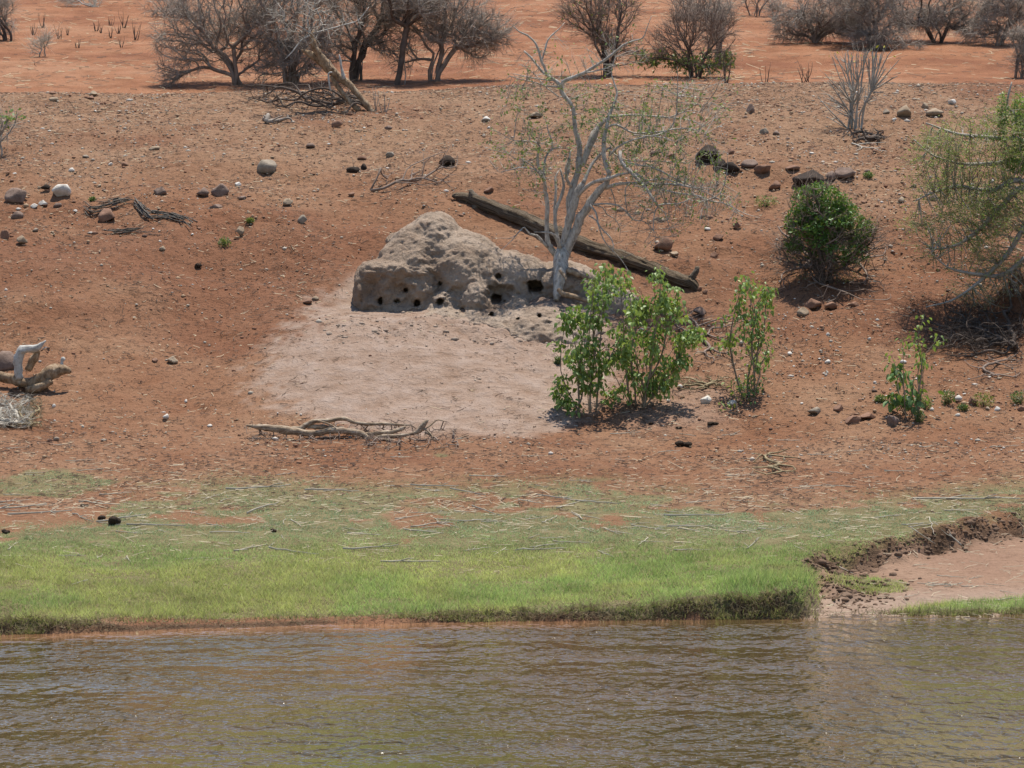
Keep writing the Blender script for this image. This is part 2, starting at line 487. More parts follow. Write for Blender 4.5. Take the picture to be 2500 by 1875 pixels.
def mat_ground():
    m, t, b = newmat("red_soil")
    pos = worldpos(t)
    A1 = nd(t, "ShaderNodeAttribute", attribute_name="m1"); A2 = nd(t, "ShaderNodeAttribute", attribute_name="m2")
    s1 = nd(t, "ShaderNodeSeparateColor"); lk(t, A1.outputs["Color"], s1.inputs[0])
    s2 = nd(t, "ShaderNodeSeparateColor"); lk(t, A2.outputs["Color"], s2.inputs[0])
    apron, grass, far = s1.outputs[0], s1.outputs[1], s1.outputs[2]
    dark, sand, up = s2.outputs[0], s2.outputs[1], s2.outputs[2]
    nL = noise(t, .55, 5, .6, pos); nM = noise(t, 3.2, 6, .65, pos); nS = noise(t, 22, 5, .7, pos); nX = noise(t, 75, 3, .7, pos)
    soil = ramp(t, nL, [(.34, (.26, .122, .066)), (.5, (.305, .16, .092)), (.66, (.345, .20, .122))])
    soil = mixc(t, mth(t, 'MULTIPLY', up, .65), soil, ramp(t, nM, [(.35, (.285, .17, .105)), (.65, (.37, .235, .15))]))
    A3 = nd(t, "ShaderNodeAttribute", attribute_name="m3")
    soil = mixc(t, mth(t, 'MULTIPLY', A3.outputs['Fac'], .75), soil, mixc(t, nM, (.185, .078, .042), (.27, .125, .072)))
    soil = mixc(t, far, soil, ramp(t, noise(t, .35, 5, .6, pos), [(.35, (.27, .115, .062)), (.5, (.36, .165, .088)), (.65, (.42, .22, .128))]))
    soil = mixc(t, mth(t, 'MULTIPLY', far, .6), soil, mixc(t, 1.0, soil, ramp(t, noise(t, 1.7, 7, .75, worldpos(t, (1, .7, 1))), [(.38, (.62, .58, .56)), (.5, (1, 1, 1)), (.66, (1.12, 1.12, 1.15))]), 'MULTIPLY'))
    ap = ramp(t, nM, [(.32, (.325, .215, .155)), (.5, (.40, .285, .22)), (.68, (.45, .34, .28))])
    soil = mixc(t, apron, soil, ap)
    soil = mixc(t, sand, soil, (.33, .235, .178))
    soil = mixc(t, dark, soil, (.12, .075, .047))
    gcol = ramp(t, nM, [(.35, (.17, .16, .075)), (.6, (.27, .25, .13))])
    soil = mixc(t, mth(t, 'MULTIPLY', grass, .8), soil, gcol)
    # crumb flecks in the soil; the dark ones also paint in pit shade
    fl = ramp(t, nS, [(.30, (.45, .42, .40)), (.44, (.97, .97, .97)), (.60, (1.02, 1.02, 1.02)), (.72, (1.35, 1.33, 1.3))])
    soil = mixc(t, mth(t, 'SUBTRACT', .9, mth(t, 'MULTIPLY', apron, .55)), soil, fl, 'MULTIPLY')
    pit_shade = noise(t, 1, 4, .7, worldpos(t, (3.0, 14, 14)))  # stretched dark dashes, painted as the shade of small pits
    st = ramp(t, pit_shade, [(.32, (.6, .56, .52)), (.46, (1, 1, 1)), (1, (1, 1, 1))])
    soil = mixc(t, .55, soil, st, 'MULTIPLY')
    base(t, soil, b)
    b.inputs["Roughness"].default_value = .95; b.inputs["Specular IOR Level"].default_value = .1
    k = mth(t, 'SUBTRACT', 1.0, mth(t, 'MULTIPLY', sand, .9))
    b1 = bumpn(t, mth(t, 'MULTIPLY', nM, k), .8, .13, None)
    b2 = bumpn(t, mth(t, 'MULTIPLY', nS, k), .9, .04, None, b1)
    bumpn(t, nX, .5, .008, b, b2)
    return m

def mat_mound():
    m, t, b = newmat("termite_clay")
    pos = worldpos(t)
    nL = noise(t, 1.3, 5, .6, pos); nM = noise(t, 7, 6, .7, pos); nS = noise(t, 30, 5, .75, pos)
    c = ramp(t, nL, [(.35, (.40, .285, .21)), (.5, (.51, .39, .30)), (.65, (.58, .46, .37))])
    c = mixc(t, .6, c, ramp(t, nM, [(.32, (.52, .47, .42)), (.47, (1, 1, 1)), (.7, (1.18, 1.15, 1.12))]), 'MULTIPLY')
    o = ramp(t, noise(t, 2.6, 3, .6, pos), [(.62, (0, 0, 0)), (.72, (1, 1, 1))])
    c = mixc(t, mth(t, 'MULTIPLY', o, .35), c, (.33, .17, .09))
    base(t, c, b); b.inputs["Roughness"].default_value = .95; b.inputs["Specular IOR Level"].default_value = .1
    vor = nd(t, "ShaderNodeTexVoronoi", Scale=16.0); lk(t, pos, vor.inputs["Vector"])
    b1 = bumpn(t, nM, .9, .08, None)
    b3 = bumpn(t, vor.outputs["Distance"], .35, .025, None, b1)
    bumpn(t, nS, 1.0, .04, b, b3)
    return m

def mat_water():
    m, t, b = newmat("river_water")
    A = nd(t, "ShaderNodeAttribute", attribute_name="shallow")
    pos = worldpos(t)
    n0 = noise(t, .25, 3, .5, worldpos(t, (1, .5, 1)))
    deep = ramp(t, n0, [(.38, (.072, .054, .021)), (.62, (.094, .060, .028))])
    c = mixc(t, A.outputs["Fac"], deep, (.26, .13, .07))
    lk(t, c, b.inputs["Base Color"]); b.inputs["Roughness"].default_value = .04; b.inputs["IOR"].default_value = 1.333
    b.inputs["Specular IOR Level"].default_value = .5
    v1 = worldpos(t, (2.1, 1.15, 1)); v2 = worldpos(t, (2.2, 1.4, 1)); v3 = worldpos(t, (1.0, .75, 1))
    w1 = noise(t, 2.9, 1, .4, v1, .35); w2 = noise(t, 7.5, 1, .4, v2, .2); w3 = noise(t, 1.5, 1, .4, v3)
    sep = nd(t, "ShaderNodeSeparateXYZ"); lk(t, pos, sep.inputs[0])
    # wind makes it rougher towards mid-river and to the right, in streaks
    patch = ramp(t, noise(t, .9, 2, .5, worldpos(t, (.35, 1, 1))), [(.36, (.35, .35, .35)), (.62, (1, 1, 1))])
    amp = mth(t, 'ADD', mth(t, 'MULTIPLY', patch, .85), mth(t, 'MULTIPLY', sep.outputs[0], .05))
    amp = mth(t, 'ADD', amp, mth(t, 'MULTIPLY', sep.outputs[1], -.055))
    h = mth(t, 'ADD', mth(t, 'MULTIPLY', w1, 1.0), mth(t, 'MULTIPLY', w2, .3))
    h = mth(t, 'ADD', h, mth(t, 'MULTIPLY', w3, .7))
    h = mth(t, 'MULTIPLY', h, amp)
    bumpn(t, h, 1.0, .185, b)
    return m

def mat_vcol(name, rough=.6, trans=0.25):
    m, t, b = newmat(name)
    A = nd(t, "ShaderNodeAttribute", attribute_name="col")
    base(t, A.outputs["Color"], b); b.inputs["Roughness"].default_value = rough
    b.inputs["Specular IOR Level"].default_value = .25
    if trans:
        tr = nd(t, "ShaderNodeBsdfTranslucent"); lk(t, mixc(t, 1.0, A.outputs["Color"], (ALB, ALB, ALB), 'MULTIPLY'), tr.inputs["Color"])
        mx = nd(t, "ShaderNodeMixShader"); mx.inputs[0].default_value = trans
        lk(t, b.outputs[0], mx.inputs[1]); lk(t, tr.outputs[0], mx.inputs[2])
        lk(t, mx.outputs[0], t.nodes["Material Output"].inputs[0])
    return m

def mat_bark(name, c1, c2, c3, vs_=(6, 6, 2), groove=.5, gd=.02):
    m, t, b = newmat(name)
    tc = nd(t, "ShaderNodeTexCoord")
    mp = nd(t, "ShaderNodeMapping"); mp.inputs["Scale"].default_value = vs_
    lk(t, tc.outputs["Object"], mp.inputs["Vector"])
    n = noise(t, 3, 6, .7, mp.outputs[0]); n2 = noise(t, 9, 5, .7, mp.outputs[0])
    c = ramp(t, n, [(.3, c1), (.5, c2), (.7, c3)])
    base(t, c, b); b.inputs["Roughness"].default_value = .8; b.inputs["Specular IOR Level"].default_value = .25
    bumpn(t, n2, groove, gd, b)
    return m

M = {}
M['ground'] = mat_ground()
M['mound'] = mat_mound()
M['water'] = mat_water()
M['blade'] = mat_vcol("grass_blade", .6, .45)
M['litter'] = mat_vcol("dry_litter", .85, 0)
M['bark_pale'] = mat_bark("pale_grey_bark", (.20, .165, .13), (.54, .475, .41), (.78, .71, .63), (9, 9, 4), .7, .02)
M['bark_twig'] = mat_simple("pale_twig", (.28, .245, .205), (.54, .49, .43), 6, .8, .2, .004)
M['twig_grey'] = mat_simple("grey_dry_twig", (.19, .15, .12), (.38, .32, .27), 5, .85, .1, .003, c3=(.60, .53, .46))
M['twig_brown'] = mat_simple("brown_dry_twig", (.15, .105, .08), (.36, .27, .22), 5, .85, .1, .003)
M['twig_white'] = mat_simple("bleached_twig", (.40, .35, .29), (.62, .57, .49), 6, .8, .1, .003)
M['twig_dark'] = mat_simple("dark_dead_wood", (.05, .037, .03), (.17, .125, .10), 6, .9, .3, .006)
M['log'] = mat_bark("weathered_log", (.10, .075, .055), (.27, .21, .155), (.44, .36, .27), (1.2, 14, 14), 1.0, .05)
def mat_log():
    m, t, b = newmat("split_log_bark"); A = nd(t, "ShaderNodeAttribute", attribute_name="luv")
    n1 = noise(t, 5.5, 7, .75, A.outputs["Vector"]); mp = nd(t, "ShaderNodeMapping"); mp.inputs["Scale"].default_value = (1, 5, 5); lk(t, A.outputs["Vector"], mp.inputs["Vector"])
    n2 = noise(t, 2.2, 7, .75, mp.outputs[0], .6)
    c = ramp(t, n2, [(.36, (.035, .025, .018)), (.47, (.17, .125, .085)), (.62, (.40, .325, .24))])
    c = mixc(t, .6, c, ramp(t, n1, [(.35, (.55, .5, .45)), (.6, (1.15, 1.12, 1.1))]), 'MULTIPLY')
    base(t, c, b); b.inputs["Roughness"].default_value = .9; b.inputs["Specular IOR Level"].default_value = .15
    bumpn(t, n2, 1.0, .06, b); return m
M['logbark'] = mat_log()
M['dead'] = mat_bark("dry_tan_wood", (.10, .055, .03), (.36, .24, .145), (.56, .44, .32), (5, 5, 2.5), .8, .03)
M['drift'] = mat_bark("driftwood", (.09, .055, .035), (.36, .26, .175), (.66, .55, .43), (2.5, 7, 7), .7, .02)
M['bone'] = mat_bark("bleached_wood", (.30, .26, .22), (.55, .52, .48), (.68, .66, .62), (6, 6, 6), .6, .02)
M['slab'] = mat_bark("grey_split_bark", (.07, .06, .05), (.23, .195, .165), (.40, .355, .305), (1.5, 12, 16), 1.0, .04)
M['leafbright'] = mat_leaf("bright_leaf", (.11, .21, .045), (.28, .42, .10), .5, .38, 7, (.50, .60, .19))
M['leafdark'] = mat_leaf("dark_leaf", (.05, .12, .035), (.13, .26, .065), .55, .3, 5, (.24, .40, .12))
M['leafspring'] = mat_leaf("spring_leaflet", (.18, .30, .06), (.38, .50, .12), .6, .4, 2.5, (.56, .58, .15))
M['leafgreen'] = mat_leaf("fresh_green_leaf", (.06, .15, .03), (.15, .31, .06), .5, .3, 3, (.28, .46, .10))
M['leafolive'] = mat_leaf("olive_leaflet", (.15, .20, .05), (.30, .34, .10), .6, .3, 3, (.30, .32, .08))
M['leafyellow'] = mat_leaf("yellow_leaflet", (.35, .32, .03), (.55, .48, .06), .6, .3, 3)
M['leafsmall'] = mat_leaf("small_sprout_leaf", (.11, .17, .05), (.22, .29, .09), .6, .3, 5)
def rm(n, a, b_, sc_=9): return mat_simple(n, a, b_, sc_, .9, .6, .02, spec=.2)
M['r_white'] = rm("white_quartz", (.55, .48, .41), (.82, .78, .72))
M['r_purple'] = rm("purple_grey_rock", (.16, .105, .08), (.33, .235, .19))
M['r_dark'] = rm("dark_rock", (.018, .013, .010), (.075, .05, .036))
M['r_red'] = rm("red_brown_rock", (.19, .10, .065), (.36, .21, .145))
M['r_tan'] = rm("tan_rock", (.28, .20, .135), (.46, .36, .26))
M['r_grey'] = rm("grey_rock", (.24, .19, .14), (.42, .35, .28))
M['dung'] = mat_simple("dark_dung", (.03, .02, .013), (.11, .07, .045), 30, .95, 1.0, .03)

# ------------------------------------------------------------------ ground
def axis(segs):
    out = [segs[0][0]]
    for a, b_, st in segs:
        n = max(1, int(round((b_ - a) / st))); out += list(np.linspace(a, b_, n + 1)[1:])
    return np.array(out)
gx = axis([(-160, -40, 20), (-40, -12, 2.0), (-12, -7.6, .12), (-7.6, 7.6, .036), (7.6, 12, .12), (12, 40, 2.0), (40, 160, 20)])
gy = axis([(-90, -8, 4), (-8, -1.6, .4), (-1.6, 5.2, .03), (5.2, 19, .045), (19, 29.5, .055), (29.5, 50, .2), (50, 110, 2.5), (110, 260, 10)])
X, Y = np.meshgrid(gx, gy)
Z = H(X, Y)
a_, g_, far_, dk_, sd2, up_, PX, ROW = masks(X, Y, Z)
vis = sm(Y, -.5, .5) * (1 - sm(Y, 28.6, 29.5)) * (1 - sm(np.abs(X), 9, 14))
# hoof marks and crumbs as relief
hoof = np.clip(fb2(X, Y * .8, 4.5, 3, 201) - .16, 0, 1)
Zr = Z + vis * (.016 * fb2(X, Y, 8, 3, 200) - .085 * hoof * (1 - .7 * a_) * (1 - .8 * sd2) * sm(Y, 4, 9)) 
V = np.stack([X, Y, Zr], -1).reshape(-1, 3)
ny, nx = X.shape
idx = np.arange(ny * nx).reshape(ny, nx)
Q = np.stack([idx[:-1, :-1], idx[:-1, 1:], idx[1:, 1:], idx[1:, :-1]], -1).reshape(-1, 4)
m1 = np.stack([a_, g_, far_], -1).reshape(-1, 3); m2 = np.stack([dk_, sd2, up_], -1).reshape(-1, 3)
tone = sm(fb2(X, Y, .35, 4, 401) + .9 * np.exp(-((Y - 16.0) / 3.2) ** 2) - .35 + .35 * fb2(X, Y, 1.6, 3, 402), -.25, .55) * (1 - far_)
m3 = np.repeat(tone.reshape(-1, 1), 3, 1)
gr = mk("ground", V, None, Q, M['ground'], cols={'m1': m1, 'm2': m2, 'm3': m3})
tag(gr, "red earth river bank rising from grass to a stony slope", None, None, "structure")

# ------------------------------------------------------------------ water
wx = axis([(-160, -12, 8), (-12, 12, .3), (12, 160, 8)]); wy = axis([(-90, -12, 4), (-12, -3, .5), (-3, 1.6, .08)])
WX, WY = np.meshgrid(wx, wy)
sh = H(WX, WY); shal = sm(sh, -.16, -.01) * .75 * (1 - .8 * sm(WX, .2, 1.5))
V = np.stack([WX, WY, np.zeros_like(WX)], -1).reshape(-1, 3)
ny, nx = WX.shape; idx = np.arange(ny * nx).reshape(ny, nx)
Q = np.stack([idx[:-1, :-1], idx[:-1, 1:], idx[1:, 1:], idx[1:, :-1]], -1).reshape(-1, 4)
c = np.repeat(shal.reshape(-1, 1), 3, 1)
wa = mk("river_water", V, None, Q, M['water'], cols={'shallow': c})
tag(wa, "rippled brown river water reflecting the bank and sky", None, None, "structure")

# ------------------------------------------------------------------ termite mound
def build_mound():
    parts = [(950, 706, 15.35, 86, .76, 74, .75), (912, 712, 15.3, 46, .66, 68, .75), (1010, 706, 15.3, 80, .72, 70, .5), (1052, 652, 15.65, 112, .75, 124, 0), (1060, 590, 15.6, 68, .55, 74, 0), (1008, 668, 15.5, 92, .72, 96, 0),
             (1125, 690, 15.5, 128, .8, 128, 0), (1225, 712, 15.55, 150, .82, 102, 0), (1170, 690, 15.5, 110, .8, 92, 0), (1375, 732, 15.6, 118, .8, 96, 0),
             (1150, 828, 14.7, 235, 1.05, 72, 0), (1300, 828, 14.6, 175, 1.25, 84, 0), (1385, 836, 14.5, 130, 1.2, 78, 0), (1470, 768, 15.3, 110, .9, 74, 0), (966, 592, 15.95, 26, .2, 24, 0),
             (1040, 796, 14.5, 76, .5, 26, 0), (1090, 750, 14.75, 52, .3, 38, 0), (1165, 745, 14.75, 44, .28, 58, 0), (1175, 835, 14.1, 80, .5, 26, 0), (1290, 835, 14.2, 90, .6, 36, 0), (1110, 828, 14.2, 80, .5, 26, 0), (1240, 760, 14.85, 60, .3, 50, 0)]
    bufV = []; bufT = []; n = 0
    for (px, row, Yc, rx, ry, rz, box) in parts:
        bm_ = ICO[4]; v = bm_[0].copy()
        if box:
            v = np.sign(v) * np.abs(v) ** (1 - box * .55)
        k = (Yc - CY) / F; c = P(px, row, Yc)
        v = v * np.array([rx * k, ry, rz * k]) + c
        bufV.append(v); bufT.append(bm_[1] + n); n += len(v)
    me = mesh_data("mound_tmp", np.vstack(bufV), np.vstack(bufT))
    o = bpy.data.objects.new("mound_tmp", me); link(o)
    r = o.modifiers.new("r", 'REMESH'); r.mode = 'VOXEL'; r.voxel_size = .019
    s = o.modifiers.new("s", 'SMOOTH'); s.factor = .5; s.iterations = 9
    bpy.context.view_layer.update()
    ev = o.evaluated_get(bpy.context.evaluated_depsgraph_get()); em = ev.to_mesh()
    nv = len(em.vertices); V = np.zeros(nv * 3, np.float32); em.vertices.foreach_get("co", V); V = V.reshape(-1, 3).astype(float)
    N = np.zeros(nv * 3, np.float32); em.vertices.foreach_get("normal", N); N = N.reshape(-1, 3)
    nl = len(em.loops); L = np.zeros(nl, np.int32); em.loops.foreach_get("vertex_index", L)
    tot = np.zeros(len(em.polygons), np.int32); em.polygons.foreach_get("loop_total", tot)
    assert (tot == 4).all()
    Q = L.reshape(-1, 4).copy(); ev.to_mesh_clear(); bpy.data.objects.remove(o)
    pxr, rwr = proj(V[:, 0], V[:, 1], V[:, 2]); lowr = sm(rwr, 700, 790)
    d = .04 * fb3(V, 2.2, 3, 301) + (.03 + .05 * lowr) * fb3(V, 6, 3, 302) + .022 * fb3(V, 17, 3, 303)
    d += .05 * (np.abs(fb3(V, 3.4, 3, 306)) - .2) - .06 * np.clip(.12 - np.abs(fb3(V, 3.0, 3, 307)), 0, 1)
    d -= .05 * np.clip(fb3(V, 5.0, 2, 305) - .35, 0, 1)
    fr = np.clip(-N[:, 1], 0, 1); d += fr * .045 * fb3(V * np.array([1, 1, .3]), 5.5, 3, 321) - fr * .05 * np.clip(fb3(V, 9, 3, 322) - .1, 0, 1)
    V = V + N * d[:, None]
    px, row = proj(V[:, 0], V[:, 1], V[:, 2])
    # front face of the left block is cut back (undercut), with crumbly foot
    front = (N[:, 1] < .1)
    rw2 = row + 16 * fb3(V, 4.5, 3, 311); cut = sm(rw2, 640, 690) * (1 - sm(rw2, 742, 775)) * (.8 + .7 * fb3(V, 5, 3, 312)) * sm(px, 872, 900) * (1 - sm(px, 1060, 1110))
    V[:, 1] += front * cut * .17
    # recesses then burrow holes
    for (hx, hy, rx, ry, dep, pw) in [(1220, 722, 40, 30, .22, 2), (1105, 735, 26, 34, .16, 2), (1298, 712, 34, 26, .1, 2), (985, 712, 34, 26, .07, 2), (1050, 790, 26, 18, .14, 2), (1372, 740, 60, 40, .12, 2),
                                   (927, 738, 6, 14, .3, 6), (989, 710, 8, 7, .22, 6), (967, 738, 10, 5, .22, 6), (1016, 742, 9, 9, .28, 6), (1073, 738, 10, 9, .3, 6), (1129, 761, 10, 11, .3, 6),
                                   (1074, 693, 6, 6, .2, 6), (1216, 674, 8, 8, .22, 6), (1211, 731, 16, 12, .35, 6), (1029, 778, 10, 13, .25, 4), (1306, 700, 20, 15, .5, 8), (1373, 758, 9, 8, .3, 6), (1317, 772, 7, 6, .2, 6),
                                   (1265, 779, 5, 5, .2, 6), (1200, 768, 6, 9, .2, 6), (1190, 805, 22, 8, .1, 2)]:
        wob = 1 + .6 * fb3(V, 12, 3, int(hx))
        rr = np.hypot((px - hx) / rx, (row - hy) / ry) * wob * (1.22 if rx < 15 else 1)
        f = np.clip(1 - rr ** pw, 0, 1)
        f = f if pw > 3 else f ** 1.2
        V[:, 1] += (N[:, 1] < .35) * f * dep
    V2 = V
    c = P(1180, 760, 15.3)
    t = empty("termite_mound", (c[0], c[1], float(H(c[0], c[1]))), "large pale grey termite mound with burrow holes below the bare tree", "termite mound")
    mk("clay_body", V2, None, Q, M['mound'], t)
    return t

def ico(sub):
    import bmesh
    bm = bmesh.new(); bmesh.ops.create_icosphere(bm, subdivisions=sub, radius=1.0)
    bm.verts.ensure_lookup_table()
    v = np.array([p.co[:] for p in bm.verts]); f = np.array([[q.index for q in fc.verts] for fc in bm.faces]); bm.free()
    return v, f
ICO = {k: ico(k) for k in (1, 2, 3, 4)}
mound = build_mound()

# ------------------------------------------------------------------ rocks
def rock_mesh(name, w_, d_, h_, mat, seed, ang=6, sub=3, flat=False):
    rs = np.random.default_rng(seed); v, f = ICO[sub]; v = v.copy()
    for _ in range(ang):
        n = rs.normal(size=3); n /= np.linalg.norm(n); dd = rs.uniform(.38, .8)
        k = v @ n; v -= np.clip(k - dd, 0, None)[:, None] * n
    v += (.09 * fb3(v + seed * 3.1, 2.0, 3, seed) + .05 * fb3(v + seed, 6, 2, seed))[:, None] * v
    if flat: v[:, 2] = np.clip(v[:, 2], -.6, .62)
    v[:, :2] *= (1 - .42 * np.clip(v[:, 2:3], 0, 1)); v[:, 0] += .12 * v[:, 2]
    ext = np.abs(v).max(0); v = v / ext * np.array([w_ / 2, d_ / 2, h_ * .62])
    v[:, 2] += h_ * .36
    me = mesh_data(name, v, f, None, smooth=False); me.materials.append(mat); return me

def rock(px, row, w_, h_, mat, label, ang=6, flat=False, name="rock", group=None, cat="rock", rotz=None):
    g = G(px, row); k = (g[1] - CY) / F; seed = int(px * 7 + row)
    me = rock_mesh(name, w_ * k, w_ * k * 1.0, h_ * k * 1.0, M[mat], seed, ang, 3 if w_ > 18 else 2, flat)
    o = bpy.data.objects.new(name, me); o.location = g; o.rotation_euler = (0, 0, random.Random(seed).uniform(-.35, .35) if rotz is None else rotz)
    return tag(link(o), label, cat, group)

